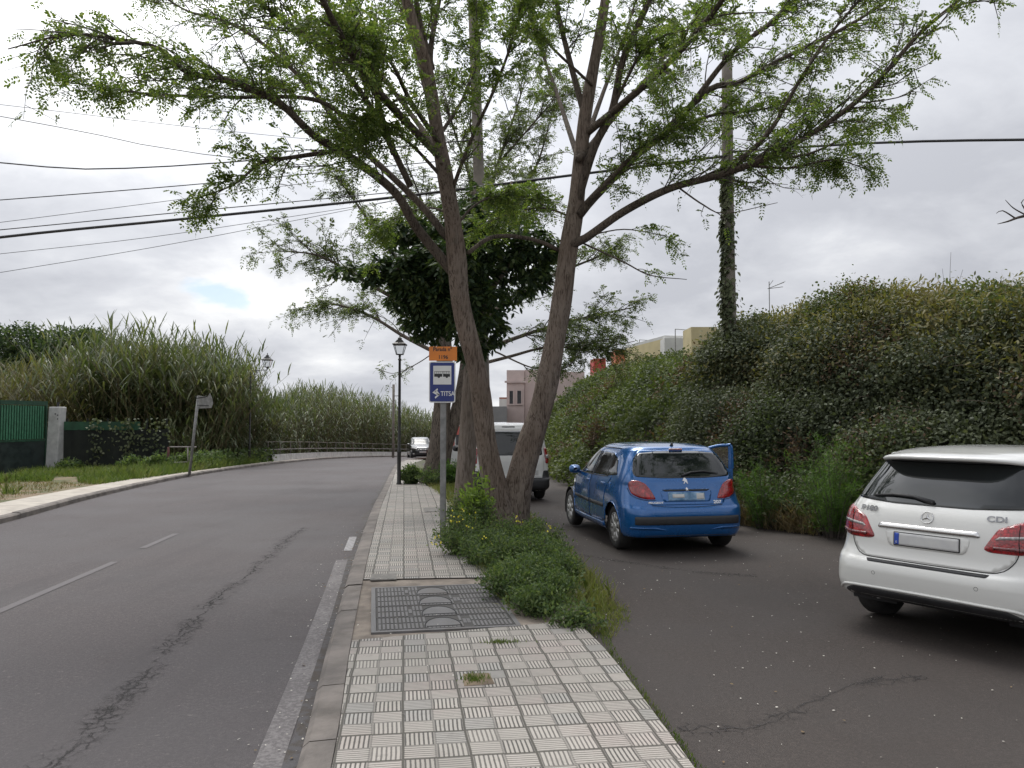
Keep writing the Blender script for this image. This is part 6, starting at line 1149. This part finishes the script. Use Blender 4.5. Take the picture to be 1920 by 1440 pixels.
# ---------------------------------------------------------------- giant canes
m_cane = leafmat('cane_leaf', ((.046, .066, .034), (.078, .105, .048), (.115, .138, .062), (.20, .195, .11)), .3, .5, patch=.35); m_cdry = leafmat('dry_cane_leaf', ((.10, .085, .05), (.16, .13, .075), (.22, .18, .11)), .25, .7); m_stem = nmat('cane_stem', (.14, .115, .06), .7, .35, 2., (.20, .165, .09))
def canes(name, base, hgt, label, mat, lean=None, L=.62, W=.05, n_l=13, low=.28, stem=True):
    n = len(base); az = rng.uniform(0, 6.28, n); ln = rng.random(n)**2*.65+.04 if lean is None else lean[1]*rng.uniform(.5, 1.3, n); az = az if lean is None else lean[0]+rng.normal(size=n)*.7
    dirx = np.c_[np.cos(az), np.sin(az)]; m = MB(); t = np.linspace(0, 1, 5)
    def at(f): return np.c_[base[:, :2]+dirx*(ln*hgt*f**1.9)[:, None], base[:, 2]+hgt*(f-.12*ln*f**2)]
    if stem:
        pts = np.stack([at(q) for q in t], 1)
        for k in range(n): m.tube(pts[k], np.linspace(.016, .006, 5), 4, caps=False)
        o = m.build(name+'_stems', m_stem, None)
    V = []; cnt = 0; Fq = []
    for k in range(n_l):
        f = np.clip(low+(1-low)*(k+rng.random(n))/n_l, 0, 1); p = at(f); a = rng.uniform(0, 6.28, n); h = np.c_[np.cos(a), np.sin(a), np.zeros(n)]; upk = (.6+1.5*f**3)[:, None]; l = (L*rng.uniform(.6, 1.25, n)*(1.1-.35*f))[:, None]; s = np.c_[-np.sin(a), np.cos(a), np.zeros(n)]*(W/2)
        d1 = unit(h+[0, 0, 1]*upk); p1 = p+d1*l*.4; dr = (rng.uniform(.1, 1.5, n)*(1.15-.75*f**2))[:, None]; p2 = p1+unit(h*1.2+[0, 0, 1]*(upk-dr))*l*.33; p3 = p2+unit(h+[0, 0, 1]*(upk-2.1*dr))*l*.3
        V.append(np.stack([p-s*.5, p+s*.5, p1-s, p1+s, p2-s*.75, p2+s*.75, p3], 1))
    V = np.concatenate(V); N = len(V); b = np.arange(N)[:, None]*7
    mb = MB(); mb.add(V.reshape(-1, 3), np.concatenate([b+[[0, 1, 3, 2]], b+[[2, 3, 5, 4]]])); mb.L.append((b+[[4, 5, 6]]).ravel()); mb.T.append(np.full(N, 3))
    o2 = mb.build(name, mat, None, True); kind(o2, 'stuff', label)
    if stem: o.parent = o2; o.name = 'cane_stems'
    return o2
def area(n, x0, x1, y0, y1, f=None):
    x = rng.uniform(x0, x1, n); y = rng.uniform(y0, y1, n); return np.c_[x, y, slopev(y)-.2]
def px_area(n, a0, a1, Y0, Y1): Y = rng.uniform(Y0, Y1, n); a = rng.uniform(a0, a1, n); return np.c_[(a-CX)/F*Y, Y, slopev(Y)-.3]
def topz(base, prof): a = base[:, 0]/base[:, 1]*F+CX; yy = np.interp(a, [q[0] for q in prof], [q[1] for q in prof]); return (YH-yy)/F*base[:, 1]+H-base[:, 2]-.45
# tall clump behind the fence
bq = px_area(1500, 95, 440, 38, 46); h = topz(bq, [(90, 690), (150, 650), (185, 605), (215, 598), (260, 598), (300, 612), (340, 628), (370, 620), (405, 622), (425, 660), (450, 715)])*rng.uniform(.72, 1.04, 1500); h *= rng.uniform(.85, 1.06, len(h)); canes('cane_thicket', bq, h, 'tall grey green giant canes behind the netted fence', m_cane, L=1.05, W=.075, n_l=15)
bq = px_area(900, -160, 190, 37, 44); h = topz(bq, [(-160, 705), (0, 690), (90, 655), (190, 640)])*rng.uniform(.6, 1.0, 900); canes('cane_thicket', bq, h, 'yellowish leaning canes above the green gate', leafmat('yellow_cane_leaf', ((.075, .082, .038), (.115, .115, .05), (.17, .155, .075)), .3, .6), (math.pi*1.02, .55), L=.95, W=.055)
bq = px_area(2200, 385, 560, 37, 46); bq = bq[bq[:, 0] < np.interp(bq[:, 1], LS[:, 1], LS[:, 0])-1.3]; h = topz(bq, [(385, 650), (430, 700), (460, 728), (500, 740), (560, 745)])*rng.uniform(.65, 1.03, len(bq)); canes('cane_thicket', bq, h, 'olive canes around the bracket lamp', m_cane, (.2, .35), L=.85, W=.06, low=.12)
# row along the far side of the road
seg = LS[(LS[:, 1] > 40) & (LS[:, 1] < 92)]; n = 3800; k = rng.integers(0, len(seg), n); t_ = unit(np.gradient(seg, axis=0));  off_ = (1.6+rng.random(n)**1.2*5.)[:, None]; p2 = seg[k]-np.c_[t_[k][:, 1], -t_[k][:, 0]]*off_+rng.normal(size=(n, 2))*.4; p2 = np.c_[p2, slopev(p2[:, 1])-.2]
p2 = p2[p2[:, 0] > -40]; n = len(p2); hh = .2+topz(p2, [(400, 742), (530, 738), (570, 716), (640, 722), (690, 738), (740, 752), (800, 772), (840, 790)])*rng.uniform(.62, 1.04, n); canes('cane_row', p2, np.clip(hh, 1.2, 7.5), 'long hedge of grey green canes along the far side of the road', m_cane, None, .95, .065, 13, .05)
bq = px_area(500, 400, 800, 36, 60); bq = bq[(bq[:, 0] < np.interp(bq[:, 1], LS[:, 1], LS[:, 0])-1.1)]
bq = px_area(70, 300, 400, 36, 38.5); h = rng.uniform(1.2, 2.6, 70); canes('cane_fringe', bq, h, 'drooping canes hanging over the end of the fence', m_cane, None, .7, .05, 11, .1)
# ---- verge grass and weeds
def lv(n, y0, y1, o0, o1): k = rng.uniform(y0, y1, n); x = np.interp(k, LS[:, 1], LS[:, 0])-LW(k)-.1-(o0+rng.random(n)*(o1-o0)); return np.c_[x, k, slopev(k)-.05]
q = lv(30000, 19, 36, 0, 5.5); q = q[(np.sin(q[:, 0]*1.9)+np.sin(q[:, 1]*1.3+1)+np.sin(q[:, 0]*4.1+q[:, 1]*3)*.6+(q[:, 1]-25.5)*.40 > 0)]; blades('verge_grass', q, .30, .016, m_grass, 'tufted green grass on the verge left of the road')
q = lv(9000, 25.5, 40, -.25, 1.5); blades('verge_grass', q, .45, .018, m_grass, 'longer grass at the edge of the narrow pavement'); q = lv(2500, 17, 24, .4, 5.); blades('dry_verge_grass', q, .14, .014, m_dry, 'sparse yellow grass on the bare verge')
q = lv(2600, 33, 44, -.1, .9); q2 = rdir(len(q)); kind(leaves('verge_weeds', q+np.c_[rng.normal(size=(len(q), 2))*.15, rng.random(len(q))**1.5*.75], q2+[0, 0, .4], rdir(len(q))+[0, -.4, .7], .14, .07, m_weed, None, 6), 'stuff', 'leafy weeds at the foot of the canes')
for x, y, h, w, lb in ((-13.4, 30.0, .7, 1.1, 'right of the leaning sign post'), (-13.2, 32.2, .9, 1.4, 'where the railing begins'), (-14.6, 30.5, .6, 1.2, 'left of the leaning sign post'), (-17.2, 30.9, .45, 1.0, 'at the foot of the white pillar')): bush('weed_clump', (x, y, slope(y)-.05), h, w, 40, 70, m_weed, 'green weed clump '+lb, 'weed', .13, .05, group='weeds on the verge')
# ---- dark tree far left
def simple_tree(name, a, b, Y, r, h, label, mat, n=900, sx=1.3):
    c = P(a, b, Y); gz = slope(Y)-.2; rt = empty(name, (c[0], Y, gz)); T = Tree(); top = c[2]-gz
    T.limb([(0, 0, 0), (.1, 0, top*.4), (0, 0, top*.8)], [.3, .25, .12], 10); lob = []
    for k in range(9):
        an = rng.uniform(0, 6.28); e = np.array([math.cos(an)*r*sx*.7, math.sin(an)*r*.7, top+rng.uniform(-.5, .45)*r]); T.limb([(0, 0, top*.55), e*.5+np.array([0, 0, top*.4]), e], [.12, .08, .03], 6); lob.append(e)
    Pp = np.concatenate([e+rdir(n//9)*(r*.55*rng.uniform(.3, 1., n//9)**.6)[:, None]*[sx, 1, .7] for e in lob]); T.wood.build('trunk', m_bark2, rt, True); Pp = np.repeat(Pp, 8, 0)+rng.normal(size=(len(Pp)*8, 3))*.16; leaves('crown', Pp, rdir(len(Pp)), rdir(len(Pp))+[0, 0, .5], .28, .12, mat, rt, 6); tag(rt, label, 'tree')
simple_tree('dark_conifer', 105, 660, 60, 2.9, 5, 'dark tree showing above the canes at the far left', m_dleaf, 1400); simple_tree('dark_conifer', 35, 690, 58, 2.2, 4, 'lower dark tree half hidden by the canes at the left edge', m_dleaf, 900)
simple_tree('dark_conifer', -20, 745, 52, 2.2, 3, 'shaded dark shrubs behind the green gate', m_dleaf, 900)

# ---------------------------------------------------------------- houses
def plaster(name, c): return nmat(name, c, .9, .10, 1.2, sc3(c, 1.06), .15, 20, dirt=(sc3(c, .6), .35))
m_pink = plaster('pink_plaster', (.56, .46, .43)); m_redp = plaster('red_plaster', (.50, .085, .075)); m_yelp = plaster('yellow_plaster', (.56, .48, .28)); m_whp = plaster('white_plaster', (.60, .60, .58)); m_orp = plaster('orange_plaster', (.55, .19, .10)); m_grp = plaster('grey_render', (.26, .26, .26)); m_tile_r = nmat('roof_tile', (.35, .13, .08), .9, .3, 8., None, .5, 12); m_win = nmat('window_dark', (.05, .05, .055), .15, .2); m_coral = plaster('coral_plaster', (.55, .14, .12)); m_wood2 = m_wood
def house(name, a0, a1, Y0, Y1, ytop, mat, label, cap=m_whp, wins=(), z0=-4., depth=6., ledge=None, par=.14):
    """box house: front corners at pixels a0 (depth Y0) and a1 (depth Y1); top at pixel row ytop on a0's side"""
    A = P(a0, ytop, Y0); B = P(a1, ytop, Y1); top = A[2]; d = np.hypot(B[0]-A[0], B[1]-A[1]); rt = empty(name, (A[0], A[1], z0), math.atan2(B[1]-A[1], B[0]-A[0])); h = top-z0
    tag(rt, label, 'house'); MB().box((d/2, depth/2, (h-par)/2), (d, depth, h-par)).build('wall', mat, rt)
    m = MB(); m.box((d/2, .09, h-par/2), (d, .18, par)); m.box((d/2, depth-.09, h-par/2), (d, .18, par)); m.box((.09, depth/2, h-par/2), (.18, depth-.36, par)); m.box((d-.09, depth/2, h-par/2), (.18, depth-.36, par)); m.build('parapet', cap, rt)
    if ledge is not None: MB().box((d/2, -.06, ledge-z0), (d+.3, .24, .14)).build('ledge', cap, rt)
    for w in wins:
        x0, x1, q0, q1 = w; wd = MB().box(((x0+x1)/2*d, -.015, (q0+q1)/2-z0), ((x1-x0)*d, .05, q1-q0)).build('window', m_win, rt); fr = MB()
        for sx in (x0*d-.04, x1*d+.04): fr.box((sx, -.02, (q0+q1)/2-z0), (.08, .08, q1-q0+.16))
        fr.box(((x0+x1)/2*d, -.03, q0-z0-.06), ((x1-x0)*d+.3, .14, .10)); fr.build('frame', cap, wd)
    return rt, d, h
z = lambda py, Y: P(0, py, Y)[2]
house('pink_house', 950, 983, 58, 58, 694, m_pink, 'pale pink two storey house seen between the forked trunks', m_pink, ((.16, .36, z(757, 58), z(733, 58)), (.60, .82, z(757, 58.4), z(733, 58.4))), depth=9, ledge=z(716, 58), par=1.1)
house('pink_house_wing', 983.5, 1062, 58.3, 58.3, 693, m_pink, 'wide blank pink side wing adjoining the pink house behind the right trunk', m_pink, depth=8)
house('terrace_house', 1113, 1136, 44, 44, 672, m_redp, 'bright red house end peeping over the green slope', m_redp, depth=2, z0=-1)
house('terrace_house', 1154, 1174, 45.5, 45.5, 655, m_orp, 'brick red gable strip between the bright red and yellow houses', m_orp, depth=2, z0=-1)
house('terrace_house', 1172, 1247, 43, 37.5, 649, m_yelp, 'pale yellow house wall above the green slope', m_whp, depth=6, z0=-1); house('terrace_house', 1246, 1300, 37, 37, 634, m_whp, 'white house top right of the pale yellow wall', m_whp, depth=1.5, z0=-1)
house('terrace_house', 1296, 1345, 33, 33, 613, m_yelp, 'ochre yellow house top rising beside the ivy pole', m_yelp, depth=1.6, z0=-1)
house('pink_house_wing', 1040, 1096, 52, 52, 697, m_pink, 'low pinkish wall at the top of the slope right of the forked tree', m_pink, depth=4, z0=-1)
house('grey_shed', 922, 950, 52, 52, 762, m_grp, 'grey rendered building left of the pink house', m_grp, depth=6); house('tiled_house', 936, 952, 75, 75, 745, m_whp, 'distant house with a tiled roof above the grey building', m_tile_r, depth=6)
house('coral_house', 838, 872, 51, 51, 795, m_coral, 'coral red house seen between the tree trunks beyond the bend', m_whp, ((.5, .72, z(846, 51), z(815, 51)),), depth=8, z0=-3.5); house('orange_house', 846, 872, 60, 60, 772, m_orp, 'orange house behind the coral red one', m_orp, depth=8)
w0 = P(838, 850, 44); MB_ = MB(); MB_.box((w0[0]+.6, 44, slope(44)+.3), (2.0, .25, 1.0)); tag(MB_.build('garden_wall', m_whp), 'short white wall behind the far tree trunk', 'wall')
def rail(pts, label):
    o = empty('roof_railing', P(*pts[0])); b = np.array(o.location); tag(o, label, 'railing'); m = MB(); q = [P(*p) for p in pts]; m.tube(np.array(q)-b, .02, 5)
    for t in q: m.tube(np.array([t, t-[0, 0, 1.]])-b, .02, 5)
    m.build('bars', m_galv, o)
rail([(1199, 637, 41), (1245, 640, 38)], 'thin railing on the roof of the pale yellow house'); rail([(1266, 617, 35), (1294, 619, 34)], 'thin railing on the roof of the white house')
an = P(1443, 585, 24); rt = empty('tv_antenna', an); tag(rt, 'television aerial on a thin mast above the bank', 'antenna'); tz = P(1443, 528, 24)[2]-an[2]; m = MB(); m.tube([(0, 0, -.6), (0, 0, tz)], .014, 5); m.build('mast', m_galv, rt)
m = MB(); m.tube([(-.05, 0, tz-.22), (.46, 0, tz-.02)], .010, 4); m.tube([(-.05, 0, tz-.22), (.42, 0, tz-.16)], .010, 4); m.tube([(0, 0, tz-.12), (.12, 0, tz+.04)], .008, 4)
for x in np.linspace(.08, .44, 6): m.tube([(x, -.16, tz-.2+x*.42), (x, .16, tz-.2+x*.42)], .006, 4)
m.build('aerial', m_galv, rt)
# bare twigs entering at the right edge
T = Tree(); r_ = P(1990, 395, 11); o = empty('bare_branch', r_); b = np.array(r_)
for pts in ([(1990, 395, 11), (1920, 405, 11), (1890, 415, 11), (1870, 420, 11.05)], [(1925, 404, 11), (1900, 390, 11), (1885, 375, 10.9)], [(1905, 410, 11), (1880, 395, 11), (1868, 400, 11)], [(1930, 404, 11), (1915, 380, 11), (1925, 372, 11)], [(1990, 395, 11), (2150, 420, 11.2), (2300, 600, 11.4), (2320, 900, 11.5)]): p, q = resample([P(*x)-b for x in pts], np.linspace(.012 if pts[0][0] < 1980 else .03, .004 if pts[-1][0] < 2000 else .08, len(pts)), .05); T.thin.tube(p, q, 5)
T.thin.build('twigs', m_twig, o, True); tag(o, 'bare twigs of a tree just outside the right edge', 'branch')
